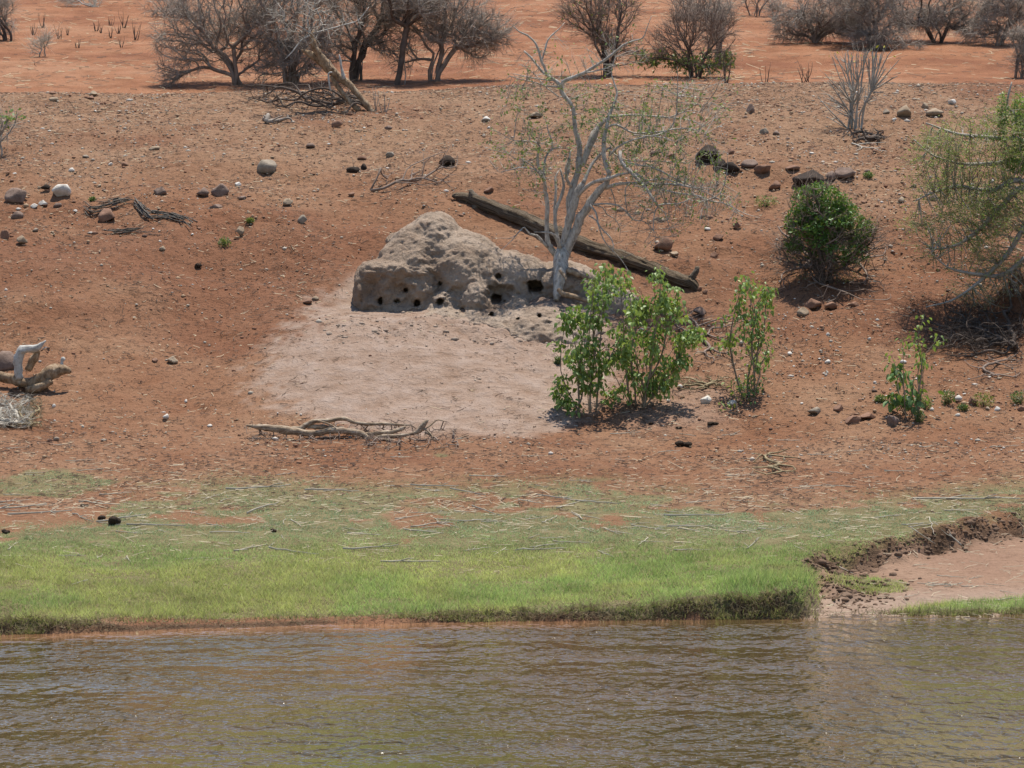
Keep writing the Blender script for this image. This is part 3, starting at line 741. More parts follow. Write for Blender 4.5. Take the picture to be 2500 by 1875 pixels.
ROCKS = [
 (145, 478, 58, 26, 'r_white', "largest white flat-topped rock on the left slope", 5, True),
 (42, 488, 62, 30, 'r_purple', "purplish slab rock left of the large white rock", 7, True),
 (112, 463, 26, 12, 'r_dark', "small dark rock just above the purplish slab at left", 5, False),
 (392, 474, 38, 26, 'r_purple', "brown pointed rock above the weathered bark pieces", 7, False),
 (493, 479, 36, 22, 'r_purple', "smooth purplish rock beside a darker lumpy one", 3, False),
 (537, 477, 46, 30, 'r_purple', "dark lumpy purple rock right of a smooth purplish one", 4, False),
 (652, 418, 50, 34, 'r_grey', "rounded grey-tan boulder on the left slope", 3, False),
 (862, 420, 34, 20, 'r_dark', "near-black rounded rock, left of the two dark rocks above the mound", 3, False),
 (888, 415, 18, 18, 'r_dark', "small dark lump touching the near-black rock above the mound", 3, False),
 (1092, 404, 42, 26, 'r_dark', "dark rounded rock above the broken brown branch", 3, False),
 (756, 361, 28, 11, 'r_purple', "small wedge rock on slope below the leaning dead tree", 5, True),
 (950, 382, 26, 11, 'r_grey', "low grey rock right of the two near-black rocks, half buried", 4, True),
 (884, 390, 24, 9, 'r_red', "low red stone above the near-black rocks", 5, True),
 (948, 316, 20, 10, 'r_purple', "single purplish stone on slope right of the dead tree foot", 4, False),
 (822, 308, 28, 14, 'r_red', "flat pinkish rock just below the leaning dead tree", 6, True),
 (1186, 297, 24, 13, 'r_white', "white lumpy stone on the slope left of the bare tree crown", 4, False),
 (1193, 315, 10, 6, 'r_white', "small white stone under the white lumpy one near the crest", 4, False),
 (1308, 287, 34, 14, 'r_tan', "pale knobbly rock seen behind the bare tree's left twigs", 5, False),
 (1833, 273, 26, 20, 'r_purple', "reddish block rock alone on the slope right of the bare tree", 8, True),
 (1866, 327, 24, 15, 'r_grey', "grey angular stone, left of a pair on the right slope", 7, True),
 (1895, 329, 20, 11, 'r_purple', "brown angular stone, right of a pair on the right slope", 6, False),
 (2208, 285, 38, 28, 'r_tan', "brown rounded rock right of the bare shrub near the crest", 3, False),
 (2257, 265, 20, 15, 'r_tan', "small brown round rock above a long brown rock near the crest", 3, False),
 (2285, 281, 50, 20, 'r_tan', "long low brown rock near the crest at right", 3, False),
 (2324, 254, 22, 14, 'r_white', "white faceted rock near the crest at right", 6, False),
 (2163, 277, 20, 10, 'r_grey', "small grey rock between the bare shrub and the brown round rock", 4, False),
 (2183, 294, 14, 7, 'r_white', "small pale stone just below the brown round rock near the crest", 5, False),
 (1729, 396, 62, 44, 'r_dark', "big black boulder right of the bare tree's branches", 4, False),
 (1705, 395, 30, 24, 'r_purple', "brown rock leaning on the left side of the big black boulder", 5, False),
 (1757, 408, 34, 24, 'r_dark', "low black rock at the right foot of the big black boulder", 4, False),
 (1786, 418, 44, 28, 'r_dark', "dark rock just right of the big black boulder pair", 5, False),
 (1783, 376, 22, 15, 'r_red', "reddish stone above right of the big black boulder", 5, False),
 (1830, 406, 42, 16, 'r_purple', "flat purplish rock in the row right of the black boulder", 6, True),
 (1864, 424, 48, 20, 'r_red', "slanting brown slab at the end of the row right of the black boulder", 7, True),
 (1598, 377, 22, 9, 'r_purple', "small brown rock behind the right branches of the bare tree, left one", 5, True),
 (1638, 383, 24, 12, 'r_red', "small red rock behind the right branches of the bare tree, right one", 5, False),
 (1975, 447, 84, 40, 'r_dark', "long black-brown boulder behind the dense green bush", 5, False),
 (2030, 440, 30, 22, 'r_purple', "brown rock touching the right end of the long black-brown boulder", 5, False),
 (2062, 430, 54, 22, 'r_purple', "wedge-shaped dark rock right of the long black-brown boulder", 7, True),
 (1940, 413, 46, 9, 'r_red', "thin flat red slab above the long black-brown boulder", 6, True),
 (1890, 460, 32, 20, 'r_red', "brown rock left of the dense green bush top", 5, False),
 (2117, 422, 18, 8, 'r_purple', "small flat rock far right of the wedge-shaped dark rock", 5, True),
 (1620, 612, 52, 36, 'r_red', "red flat-topped block above the right half of the fallen log", 9, True),
 (1610, 541, 30, 10, 'r_tan', "flat tan stone above the red flat-topped block", 6, True),
 (1514, 517, 22, 11, 'r_tan', "pale stone behind the drooping twigs of the bare tree", 5, False),
 (1557, 523, 16, 10, 'r_tan', "pale knobbly stone left of the flat tan stone", 5, False),
 (1645, 626, 26, 14, 'r_tan', "pale stone at lower right of the red flat-topped block", 6, False),
 (1617, 614, 12, 8, 'r_white', "tiny pale stone at the foot of the red flat-topped block", 5, False),
 (1743, 630, 20, 16, 'r_red', "red stone alone on soil right of the fallen log", 6, False),
 (1707, 769, 34, 22, 'r_purple', "rounded purple-brown rock between the two leafy shrubs", 5, False),
 (1755, 585, 30, 12, 'r_red', "flat reddish stone above the fallen log's right end", 6, True),
 (1726, 564, 18, 7, 'r_white', "thin whitish stone above the flat reddish stone on right slope", 5, True),
 (1799, 555, 24, 16, 'r_red', "dark red angular stone upper right of the fallen log", 7, False),
 (1714, 533, 14, 8, 'r_red', "left of two little red stones above the fallen log's right end", 6, False),
 (1733, 535, 16, 8, 'r_red', "right of two little red stones above the fallen log's right end", 6, False),
 (1706, 710, 16, 12, 'r_red', "red stone touching the hooked tip of the fallen log", 7, False),
 (1724, 717, 16, 12, 'r_red', "red stone one step right of the fallen log's hooked tip", 7, False),
 (264, 537, 48, 28, 'r_red', "brown block rock lodged in the weathered bark pieces", 8, True),
 (232, 572, 16, 8, 'r_red', "small brown stone below the weathered bark pieces", 6, False),
 (397, 612, 18, 12, 'r_tan', "pale yellowish stone on bare red soil at left", 4, False),
 (54, 597, 28, 22, 'r_tan', "pointed tan rock at the left edge below the rubble", 7, False),
 (10, 582, 26, 20, 'r_red', "dark red block at the left frame edge above leaf litter", 7, True),
 (42, 532, 32, 16, 'r_purple', "purplish low rock in the rubble at left", 6, True),
 (105, 501, 24, 12, 'r_white', "white stone in the cluster under the large white rock", 5, False),
 (84, 508, 20, 11, 'r_white', "white stone at left of the cluster under the large white rock", 5, False),
 (140, 506, 22, 10, 'r_purple', "brown stone right of the white cluster under the large white rock", 5, True),
 (86, 565, 18, 9, 'r_grey', "bluish grey stone in the left rubble", 5, False),
 (527, 508, 32, 10, 'r_purple', "flat dark red stone right of the weathered bark", 7, True),
 (592, 486, 20, 8, 'r_purple', "small triangular dark stone right of the lumpy purple rock", 7, False),
 (586, 572, 22, 26, 'r_tan', "upright pointed stone in the crumbled earth left of the mound", 8, False),
 (378, 884, 16, 11, 'r_red', "smaller dark stone of the pair on bare soil left of the apron", 7, False),
 (421, 888, 28, 18, 'r_tan', "larger tan stone of the pair on bare soil left of the apron", 5, False),
 (750, 740, 26, 11, 'r_red', "dark flat stone on the left flank of the pale apron", 4, False),
 (770, 733, 18, 10, 'r_tan', "pale lump touching the dark flat stone on the apron flank", 3, False),
 (1990, 1010, 38, 17, 'r_grey', "bluish grey layered rock above the grass at right", 6, False),
 (2048, 1003, 28, 17, 'r_red', "red wedge rock right of the bluish grey layered rock", 8, False),
 (2086, 1032, 50, 15, 'r_red', "long dark red slab nearest the grass at right", 7, True),
 (2121, 1021, 44, 13, 'r_red', "jagged red slab just right of the long dark red slab", 7, True),
 (2177, 1039, 36, 27, 'r_purple', "pinkish grey domed rock left of the sapling at right", 5, False),
 (2340, 978, 20, 13, 'r_white', "white rock between the low green plants at right", 5, False),
 (2375, 988, 24, 26, 'r_red', "dark red upright rock among the low green plants", 6, False),
 (2433, 1003, 20, 11, 'r_white', "white stone right of the dark red upright rock", 4, False),
 (2412, 1001, 13, 9, 'r_tan', "little tan stone left of the white stone at far right", 4, False),
 (2275, 1004, 12, 9, 'r_white', "small round white stone below the low plants, left one", 3, False),
 (2338, 1016, 14, 7, 'r_white', "small white stone below the low plants, right one", 3, True),
 (2494, 1001, 22, 11, 'r_red', "reddish rock cut by the right frame edge", 6, True),
 (1724, 985, 28, 20, 'r_white', "white angular rock right of the large leafy shrub", 6, False),
 (1787, 990, 24, 14, 'r_white', "pale rock beside the thin stem of the tall narrow shrub", 5, False),
 (1630, 982, 12, 8, 'r_white', "little white stone under the right side of the large leafy shrub", 4, False),
 (1660, 949, 14, 9, 'r_white', "white stone half behind the litter right of the large shrub", 4, False),
 (2020, 888, 16, 10, 'r_white', "bright white pebble on red soil between the shrubs at right", 4, False),
 (2021, 821, 10, 8, 'r_white', "upper white pebble on red soil below the dense green bush", 4, False),
 (2123, 831, 11, 7, 'r_white', "white pebble farther right on soil below the dense green bush", 4, False),
 (1928, 866, 13, 9, 'r_white', "grey-white pebble left of the bright white pebble", 4, False),
 (2205, 886, 18, 9, 'r_white', "whitish flat stone above the sapling at right", 5, False),
 (1960, 770, 30, 20, 'r_tan', "pale rounded rock at the foot of the dense green bush's clod", 4, False),
 (1985, 748, 44, 22, 'r_red', "brown earth clod under the dense green bush, left one", 4, False),
 (2030, 752, 36, 16, 'r_red', "brown earth clod under the dense green bush, middle one", 5, False),
 (2085, 748, 30, 12, 'r_red', "brown earth clod under the dense green bush, right one", 5, False),
 (12, 897, 74, 40, 'r_purple', "brown rock slab behind the forked stump at left", 6, True),
 (132, 996, 10, 9, 'r_white', "single white pebble below the forked stump", 4, False),
 (405, 1022, 16, 12, 'r_white', "white pointed pebble left of the driftwood branch", 6, False),
 (512, 1042, 14, 8, 'r_white', "white pebble just left of the driftwood's thin end", 4, False),
 (138, 1076, 16, 10, 'r_grey', "grey-white lump below the pale twig heap", 4, False),
 (122, 1079, 14, 9, 'r_red', "brown lump beside the grey-white one below the twig heap", 4, False),
 (455, 983, 10, 8, 'r_white', "pale pebble on soil left of the apron's lower edge", 4, False),
 (131, 246, 26, 9, 'r_tan', "flat pale stone at the crest, left side", 5, True),
 (228, 235, 20, 14, 'r_tan', "tan clod at the left crest, right of a flat stone", 4, False),
 (224, 243, 22, 10, 'r_red', "brown clod just under the tan clod at the left crest", 4, False),
 (127, 230, 20, 8, 'r_red', "dark red clod on the left crest line", 4, False),
 (378, 365, 30, 8, 'r_tan', "long pale flat stone on the left slope", 6, True),
 (306, 405, 20, 10, 'r_red', "dark stone right of a white cube-like stone, left slope", 6, False),
 (270, 404, 12, 9, 'r_white', "white cube-like stone on the left slope", 7, False),
 (175, 420, 16, 10, 'r_white', "pale stone above the large white rock", 5, False),
 (210, 385, 18, 7, 'r_grey', "bluish grey flat stone on the left slope", 5, True),
 (580, 455, 20, 11, 'r_white', "pale stone above right of the lumpy purple rock", 5, False),
 (700, 500, 30, 16, 'r_tan', "tan angular rock on the slope above the crumbled earth", 6, False),
 (738, 545, 26, 20, 'r_grey', "pale upright rock above the crumbled earth left of the mound", 7, False),
 (860, 478, 22, 10, 'r_red', "dark stone left of the broken brown branch's thick end", 6, False),
 (1195, 470, 28, 14, 'r_red', "brown stone between the log stub and the bare tree", 5, False),
 (2280, 490, 22, 16, 'r_tan', "tan stone left of the thorn tree, lower of two", 5, False),
 (2200, 495, 18, 14, 'r_tan', "tan stone left of the thorn tree, next to a pale one", 5, False),
 (2231, 458, 16, 9, 'r_tan', "pale round stone between bush and thorn tree, upper", 4, False),
]
for (px, row, w_, h_, mt, lab, ang, flat) in ROCKS:
    rock(px, row, w_, h_, mt, lab, ang, flat, name="earth_clod" if "clod" in lab else "rock", cat="clod" if "clod" in lab else "rock")

NTH = "first second third fourth fifth sixth seventh eighth ninth tenth eleventh twelfth thirteenth fourteenth fifteenth sixteenth seventeenth eighteenth nineteenth twentieth".split()
def number_labels(items, cols, fmt):
    """items: (object, px, row, look); numbers the look-alikes of one column from the top down"""
    bins = {}
    for o, px, row, look in items:
        c = min(cols, key=lambda q: abs(q[0] - px)); bins.setdefault((c[1], look), []).append((row, px, o))
    for (c, look), L in bins.items():
        for i, (_, _, o) in enumerate(sorted(L, key=lambda q: q[:2])):
            n = NTH[i] if i < 20 else "twenty-" + NTH[i - 20]
            o["label"] = fmt.format(n=n, look=look, col=c)
LOOK = {'r_white': 'whitish', 'r_tan': 'tan', 'r_red': 'reddish', 'r_purple': 'purplish'}
COLS_UP = [(60, "the bleached twig heap"), (230, "the weathered bark"), (420, "the apron's left stone pair"), (600, "the driftwood's left end"), (800, "the mound's left corner"), (960, "the mound's left block"), (1120, "the mound's peak"), (1300, "the big burrow hole"),
           (1480, "the large leafy shrub"), (1620, "the red flat-topped block"), (1720, "the black boulder"), (1840, "the narrow shrub"), (1990, "the long black-brown boulder"), (2100, "the bare shrub"), (2230, "the sapling"), (2340, "the long low brown rock"), (2450, "the thorn tree")]
rs = np.random.default_rng(11)
stone_variants = {}
ALLSTONES = {}
def small_stones(n, rect, sizes, mats, label, group):
    for i in range(n):
        px = rs.uniform(rect[0], rect[2]); row = rs.uniform(rect[1], rect[3])
        mt = mats[rs.integers(len(mats))]; vkey = (mt, int(rs.integers(4)))
        if vkey not in stone_variants:
            stone_variants[vkey] = rock_mesh("small_stone", 1, .8, .6, M[mt], 900 + len(stone_variants), 6, 2)
        g = G(px, row); k = (g[1] - CY) / F * rs.uniform(*sizes)
        o = bpy.data.objects.new("small_stone", stone_variants[vkey]); o.location = g; o.scale = (k, k, k * rs.uniform(.45, .85)); o.rotation_euler = (0, 0, rs.uniform(0, 6.28))
        tag(link(o), label, "stone", group); ALLSTONES.setdefault(group, (label, []))[1].append((o, px, row, LOOK[mt]))
small_stones(60, (0, 400, 520, 600), (7, 15), ['r_tan', 'r_tan', 'r_red', 'r_purple', 'r_white', 'r_red'], "small loose stone among the rubble on the left slope", "loose stones in the left rubble")
small_stones(55, (0, 240, 1300, 420), (5, 11), ['r_white', 'r_tan', 'r_red', 'r_tan'], "small loose stone on the upper slope below the left crest", "loose stones below the left crest")
small_stones(75, (1560, 225, 2500, 560), (6, 15), ['r_tan', 'r_red', 'r_red', 'r_tan', 'r_purple', 'r_white'], "small loose stone on the upper right slope", "loose stones on the upper right slope")
small_stones(60, (1680, 850, 2490, 1030), (5, 13), ['r_white', 'r_tan', 'r_red', 'r_white'], "small pebble on the soil around the right-hand saplings", "pebbles around the right saplings")
small_stones(30, (540, 460, 1180, 560), (6, 13), ['r_tan', 'r_red'], "small loose stone on the slope behind the mound", "loose stones behind the mound")

for grp, place in (("loose stones in the left rubble", "in the left rubble"), ("loose stones below the left crest", "below the left crest"), ("loose stones on the upper right slope", "on the upper right slope"),
                   ("pebbles around the right saplings", "around the saplings"), ("loose stones behind the mound", "behind the mound")):
    number_labels(ALLSTONES[grp][1], COLS_UP, "{n} {look} stone down " + place + ", level with {col}")

# ------------------------------------------------------------------ gravel, litter and grass: nobody could count these
def scatter(n, rx, ry, fn, seed):
    r = np.random.default_rng(seed); x = r.uniform(*rx, n); y = r.uniform(*ry, n); z = H(x, y)
    a, g, far, dk, sd, up, px, row = masks(x, y, z)
    p = fn(x, y, a, g, far, dk, sd, up, px, row, r)
    k = r.random(n) < p
    return x[k], y[k], z[k], a[k], g[k], px[k], row[k], r

def gravel():
    x, y, z, a, g, px, row, r = scatter(44000, (-9.5, 9.5), (8, 28.2),
        lambda x, y, a, g, far, dk, sd, up, px, row, r: (.25 + .6 * up + .5 * sm(px, 1650, 1900)) * (1 - .93 * a) * (.35 + 1.2 * sm(fb2(x, y, .8, 3, 55), -.2, .5)), 71)
    n = len(x); v, f = ICO[1]
    s = r.uniform(.006, .018, n) * (1 + r.random(n) ** 8 * 1.8)
    ang = r.uniform(0, 6.28, n)
    base = v[None] * (s[:, None] * 1)[..., None] * (1 + .5 * r.normal(size=(n, 1, 3)) * .5)
    base[:, :, 2] *= .6
    c, s_ = np.cos(ang)[:, None], np.sin(ang)[:, None]
    bx = base[..., 0] * c - base[..., 1] * s_; by = base[..., 0] * s_ + base[..., 1] * c
    V = np.stack([bx + x[:, None], by + y[:, None], base[..., 2] + z[:, None] + .004], -1).reshape(-1, 3)
    T = (f[None] + (np.arange(n) * len(v))[:, None, None]).reshape(-1, 3)
    pal = np.array([(.50, .43, .35), (.40, .27, .17), (.24, .115, .07), (.10, .06, .045), (.33, .17, .10), (.56, .50, .44)])
    col = pal[r.choice(6, n, p=[.24, .22, .22, .04, .20, .08])] * r.uniform(.8, 1.2, (n, 1))
    o = mk("gravel", V, T, None, M['litter'], smooth=False, cols={'col': np.repeat(col, len(v), 0)})
    tag(o, "fine stones and gravel strewn over the red slope", "gravel", None, "stuff")
gravel()

def slivers(name, x, y, z, r, L, wd, col, lift, tilt=.12, dirbias=None):
    n = len(x); a = r.normal(0, .75, n) + (r.random(n) < .3) * r.uniform(-1.4, 1.4, n)
    dx = np.cos(a) * L / 2; dy = np.sin(a) * L / 2
    dz = (H(x + dx, y + dy) - H(x - dx, y - dy)) / 2
    d = np.stack([dx, dy, dz + L * r.normal(0, tilt, n) * .5], -1); c = np.stack([x, y, z + lift + np.abs(d[:, 2] - dz) * .8], -1)
    s = np.stack([-np.sin(a), np.cos(a), np.zeros(n)], -1) * wd[:, None] * .5; u = np.zeros((n, 3)); u[:, 2] = wd * .8
    bend = s * (r.normal(0, 7, n)[:, None]) 
    V = []
    for q, bb in ((-1, 0), (0, 1), (1, 0)):
        m = c + d * q + bend * bb
        V += [m - s, m + s, m + u]
    V = np.stack(V, 1).reshape(-1, 3); o = (np.arange(n) * 9)[:, None, None]
    Q = []
    for k in (0, 3):
        Q += [[k, k + 3, k + 5, k + 2], [k + 1, k + 2, k + 5, k + 4]]
    Q = (np.array(Q)[None] + o).reshape(-1, 4)
    return mk(name, V, None, Q, M['litter'], smooth=False, cols={'col': np.repeat(col, 9, 0)})

def litter():
    # pale straw on the grass
    x, y, z, a, g, px, row, r = scatter(30000, (-7.5, 7.5), (0, 11.5),
        lambda x, y, a, g, far, dk, sd, up, px, row, r: np.maximum(np.exp(-((row - 1265) / 78) ** 2), .5 * inside_beach(x, y) * sm(row, 1300, 1350)) * (.30 + .9 * sm(fb2(x, y, 1.2, 3, 81), -.1, .5)) * (1 - a), 72)
    k = r.random(len(x)) < .5; x, y, z = x[k], y[k], z[k]; n = len(x); L = r.uniform(.03, .15, n) * (.7 + r.random(n) ** 4 * 1.5); wd = r.uniform(.003, .006, n)
    col = np.array([(.52, .44, .32)]) * r.uniform(.55, 1.15, (n, 1))
    tag(slivers("straw_litter", x, y, z, r, L, wd, col, .012), "pale dry straw and twig bits scattered over the riverside grass", "straw", None, "stuff")
    # litter on the soil; many dark bits stand in for pit shade
    x, y, z, a, g, px, row, r = scatter(110000, (-9.5, 9.5), (5, 28.2),
        lambda x, y, a, g, far, dk, sd, up, px, row, r: (.35 + .5 * sm(fb2(x, y, 1.0, 3, 82), -.2, .4) + .1 * sm(row, 1060, 1120)) * (1 - .8 * a) * (1 - .5 * g), 73)
    n = len(x); L = r.uniform(.02, .11, n) * (.6 + r.random(n) ** 3); wd = r.uniform(.003, .009, n)
    pal = np.array([(.05, .028, .018), (.11, .06, .04), (.45, .36, .25), (.25, .15, .10)])
    col = pal[r.choice(4, n, p=[.42, .32, .10, .16])] * r.uniform(.8, 1.2, (n, 1))
    tag(slivers("litter_and_shade", x, y, z, r, L, wd, col, .006), "dry twig bits, leaf litter and dark pit-shade dashes on the red soil", "litter", None, "stuff")
    # on the far ground
    x, y, z, a, g, px, row, r = scatter(9000, (-14, 14), (33, 62), lambda x, y, a, g, far, dk, sd, up, px, row, r: .3 + .7 * sm(fb2(x, y, .5, 3, 83), -.1, .4), 74)
    n = len(x); L = r.uniform(.06, .35, n) * (.6 + r.random(n) ** 3); wd = r.uniform(.006, .016, n)
    pal = np.array([(.12, .07, .05), (.45, .34, .22), (.27, .15, .09)])
    col = pal[r.choice(3, n)] * r.uniform(.8, 1.2, (n, 1))
    tag(slivers("far_litter", x, y, z, r, L, wd, col, .01), "dry stalks littering the orange ground beyond the crest", "litter", None, "stuff")
litter()

def grass():
    def blades(n0, rx, ry, seed, fn, hfun, wfun):
        x, y, z, a, g, px, row, r = scatter(n0, rx, ry, fn, seed)
        n = len(x); h = hfun(x, y, px, row, r, n); wd = wfun(row, n, r)
        az = r.uniform(0, 6.28, n); lean = r.uniform(.3, 1.5, n) * np.where(row < 1330, 1.8, 1.0)
        d = np.stack([np.cos(az) * lean, np.sin(az) * lean, np.ones(n)], -1); d /= np.linalg.norm(d, axis=1, keepdims=True)
        s = np.stack([-np.sin(az + 1.57 * r.random(n)), np.cos(az), np.zeros(n)], -1) * wd[:, None]
        b = np.stack([x, y, z - .004], -1)
        V = np.stack([b - s * .5, b + s * .5, b + d * h[:, None]], 1).reshape(-1, 3)
        T = np.arange(n * 3).reshape(-1, 3)
        t = sm(row + 25 * fb2(x, y, 1.1, 3, 91), 1260, 1400)[:, None]
        up_c = np.array([.34, .44, .23]); lo_c = np.array([.56, .61, .19])
        col = up_c * (1 - t) + lo_c * t
        hd = (sm(px + 30 * fb2(x, y, 1, 2, 92), 1660, 1800) * sm(row, 1385, 1440) * (1 - inside_beach(x, y)))[:, None]
        hd = np.maximum(hd, .8 * sm(fb2(x, y, .8, 3, 93), .1, .55)[:, None] * t)
        col = col * (1 - hd * .75) + np.array([.34, .54, .15]) * hd * .75
        col = col * r.uniform(.55, 1.2, (n, 1)) * (1 + .30 * fb2(x, y, 4.0, 3, 98)[:, None] + .22 * fb2(x, y, 1.3, 3, 99)[:, None])
        dry = r.random(n) < np.where(row < 1330, .16, .11)
        col[dry] = np.array([.50, .43, .23]) * r.uniform(.7, 1.1, (dry.sum(), 1))
        return V, T, np.repeat(col, 3, 0)
    def hf(x, y, px, row, r, n):
        h = np.interp(row, [1100, 1260, 1340, 1400, 1460, 1560], [.014, .02, .034, .05, .065, .07])
        h = h * (1 + 1.3 * sm(px, 1700, 1850) * sm(row, 1385, 1430) * (1 - sm(px, 2000, 2100)))
        return h * r.uniform(.5, 1.6, n) * (1 + .5 * fb2(x, y, 1.4, 2, 95) + .5 * fb2(x, y, 5, 2, 96) + .7 * (1 - sm(y - shore(x), .2, .6)) * fb2(x, y, 2.5, 2, 94))
    def wf(row, n, r): return np.interp(row, [1100, 1300, 1500], [.011, .0085, .0065]) * r.uniform(.6, 1.3, n)
    A = blades(430000, (-6.8, 6.8), (-1.2, 5.2), 75, lambda x, y, a, g, far, dk, sd, up, px, row, r: g, hf, wf)
    B = blades(210000, (-7.2, 7.2), (5.2, 9.8), 76, lambda x, y, a, g, far, dk, sd, up, px, row, r: g * .95, hf, wf)
    # fringe hanging over the cut edge
    r = np.random.default_rng(78); n = 15000; x = r.uniform(-5.8, 5.8, n); s_ = r.uniform(-.02, .17, n)
    ex = interp(x, [-5.5, -4.2, -3.9, -1.4, -.7, 2.9, 3.04, 3.1, 3.7, 4.1, 5.6], [1, 1, .22, .35, 1, 1, 1, 0, .05, .8, 1])
    s_ = s_ + interp(x, [-4.2, -3.9, -2.2, -.8, -.4], [0, .2, .2, .05, 0]); k = r.random(n) < ex * (.12 + 1.1 * sm(fb2(x, s_ * 4, 3.0, 2, 97), -.15, .3)); x, s_ = x[k], s_[k]; n = len(x)
    y = shore(x) + s_; z = H(x, y); big = sm(x, 1.8, 2.8) * (1 - sm(x, 3.0, 3.1))
    hh = r.uniform(.03, .085, n) * (1 + .9 * big); d = np.stack([r.normal(0, .5, n), r.normal(-.25, .5, n), r.uniform(.3, 1.1, n)], -1); d /= np.linalg.norm(d, axis=1, keepdims=True)
    sv = np.stack([np.ones(n), r.normal(0, .5, n), np.zeros(n)], -1) * .0075; b = np.stack([x, y, z], -1)
    Vf = np.stack([b - sv * .5, b + sv * .5, b + d * hh[:, None]], 1).reshape(-1, 3)
    cf = np.array([.36, .38, .13]) * r.uniform(.55, 1.25, (n, 1)); dr = r.random(n) < .3; cf[dr] = np.array([.36, .29, .15]) * r.uniform(.6, 1.1, (dr.sum(), 1))
    V = np.vstack([A[0], B[0], Vf]); T = np.arange(len(V)).reshape(-1, 3); c = np.vstack([A[2], B[2], np.repeat(cf, 3, 0)])
    o = mk("grass", V, T, None, M['blade'], smooth=False, cols={'col': c})
    tag(o, "short green grass covering the low bank along the water", "grass", None, "stuff")
    # tangled dry roots and stalks along the cut edge
    r = np.random.default_rng(77); n = 9000
    x = r.uniform(-5.6, 5.8, n); k = (r.random(n) < np.interp(x, [-5.5, -4.3, -3.8, -1.2, 0, 1.5, 2.9, 3.05, 4.0, 5.5], [.9, .8, .15, .2, .6, .9, 1, .1, .3, .3]))
    x = x[k]; n = len(x); ye = shore(x); y = ye + r.uniform(-.02, .17, n); z = H(x, y)
    d = np.stack([r.normal(0, .8, n), r.normal(-.5, .5, n), r.normal(.1, .6, n)], -1)
    V, T, Q = cones(np.stack([x, y, z + r.uniform(0, .05, n)], -1), d, r.uniform(.03, .13, n), .0028, r)
    o = mk("edge_roots", V, T, Q, M['twig_tan'])
    tag(o, "dry root and stalk fringe along the undercut grass edge", "roots", None, "stuff")
M['twig_tan'] = mat_simple("tan_stalk", (.16, .11, .06), (.42, .34, .2), 12, .85, .1, .003)
grass()

def clods():
    r = np.random.default_rng(79); v, f = ICO[1]; b = Buf()
    xs = []
    for _ in range(1500):
        if r.random() < .6:
            x = r.uniform(3.05, 6.0); y = float(scarp(x)) + r.normal(-.12, .16)
        else:
            x = r.normal(3.4, .35); y = r.normal(1.75, .55)
        if y < .8 or x < 3.0: continue
        q = np.array([x, y, float(H(x, y))]); s = r.uniform(.006, .02) * (1 + r.random() ** 6 * 1.6)
        vv = v * s * r.uniform(.7, 1.3, 3) * np.array([1.2, 1, .75]); vv = vv * (1 + .6 * fb3(v + q * 9, 1.6, 2, 5))[:, None]
        b.add(vv + q, f)
    o = b.build("earth_clods", M['clod'], smooth=False); tag(o, "crumbled dark earth clods along the collapsed grass edge at right", "earth clods", None, "stuff")
    b = Buf()
    for _ in range(650):
        x = r.uniform(-2.6, 2.0); y = r.normal(13.55, .5); q = np.array([x, y, float(H(x, y))]); s = r.uniform(.005, .015) * (1 + r.random() ** 8 * 3)
        vv = v * s * r.uniform(.7, 1.3, 3); vv = vv * (1 + .6 * fb3(v + q * 9, 1.6, 2, 5))[:, None]; b.add(vv * np.array([1.3, 1, .6]) + q, f)
    o = b.build("clay_crumbs", M['claycrumb'], smooth=False); tag(o, "crumbled grey clay fallen around the foot of the termite mound", "clay crumbs", None, "stuff")
M['clod'] = mat_simple("dark_earth", (.13, .08, .052), (.28, .175, .115), 14, .95, .8, .02)
M['claycrumb'] = mat_simple("clay_crumb", (.30, .22, .165), (.46, .36, .29), 9, .95, .6, .02)
clods()

# ------------------------------------------------------------------ generic woody plants
def skeleton_mesh(nodes, par, pl, rt, expo, rmax, seed, jitter=.0, smooth_it=1, nfix=0, rmin=None):
    r = np.random.default_rng(seed)
    ch, cnt = chains(par, nfix)
    P_ = nodes.copy()
    for _ in range(smooth_it):
        acc = np.zeros_like(P_); c = np.zeros(len(P_))
        for run in ch:
            a = np.array(run)
            if len(a) > 2:
                acc[a[1:-1]] += .5 * (P_[a[:-2]] + P_[a[2:]]); c[a[1:-1]] += 1
        m = c > 0; m[:nfix] = False
        P_[m] = .55 * P_[m] + .45 * acc[m] / c[m][:, None]
    rad = np.minimum(rt * cnt ** expo, rmax)
    return P_, rad, ch, cnt

def wood_from(P_, rad, ch, thr, mat_main, mat_twig, parent, main_name="stem", twig_name="twigs", maxmain=14, rough=.25):
    thin = Buf(); mains = []
    for run in ch:
        a = np.array(run); rr = rad[a].copy(); rr[0] = min(rr[0], rr[1] * 1.25) if len(rr) > 1 else rr[0]
        big = rr > thr
        if big.sum() >= 3 and big[1]:
            last = np.nonzero(big)[0][-1] + 1
            mains.append((rr[:last].max() * last, a[:last + 1], rr[:last + 1]))
            rest = a[last:]; 
            if len(rest) >= 2: thin.add(*tube_np(P_[rest], rad[rest], 3, cap=False))
        else:
            thin.add(*tube_np(P_[a], rr, 3 if rr.max() < thr * .6 else 4, cap=False))
    mains.sort(key=lambda q: -q[0])
    for i, (_, a, rr) in enumerate(mains):
        p4 = spline(np.hstack([P_[a], rr[:, None]]), .07)
        V, T, Q = tube_np(p4[:, :3], p4[:, 3], 7, rough, i, True)
        if i < maxmain: mk(main_name, V, T, Q, mat_main, parent)
        else: thin.add(V, T, Q)
    return thin

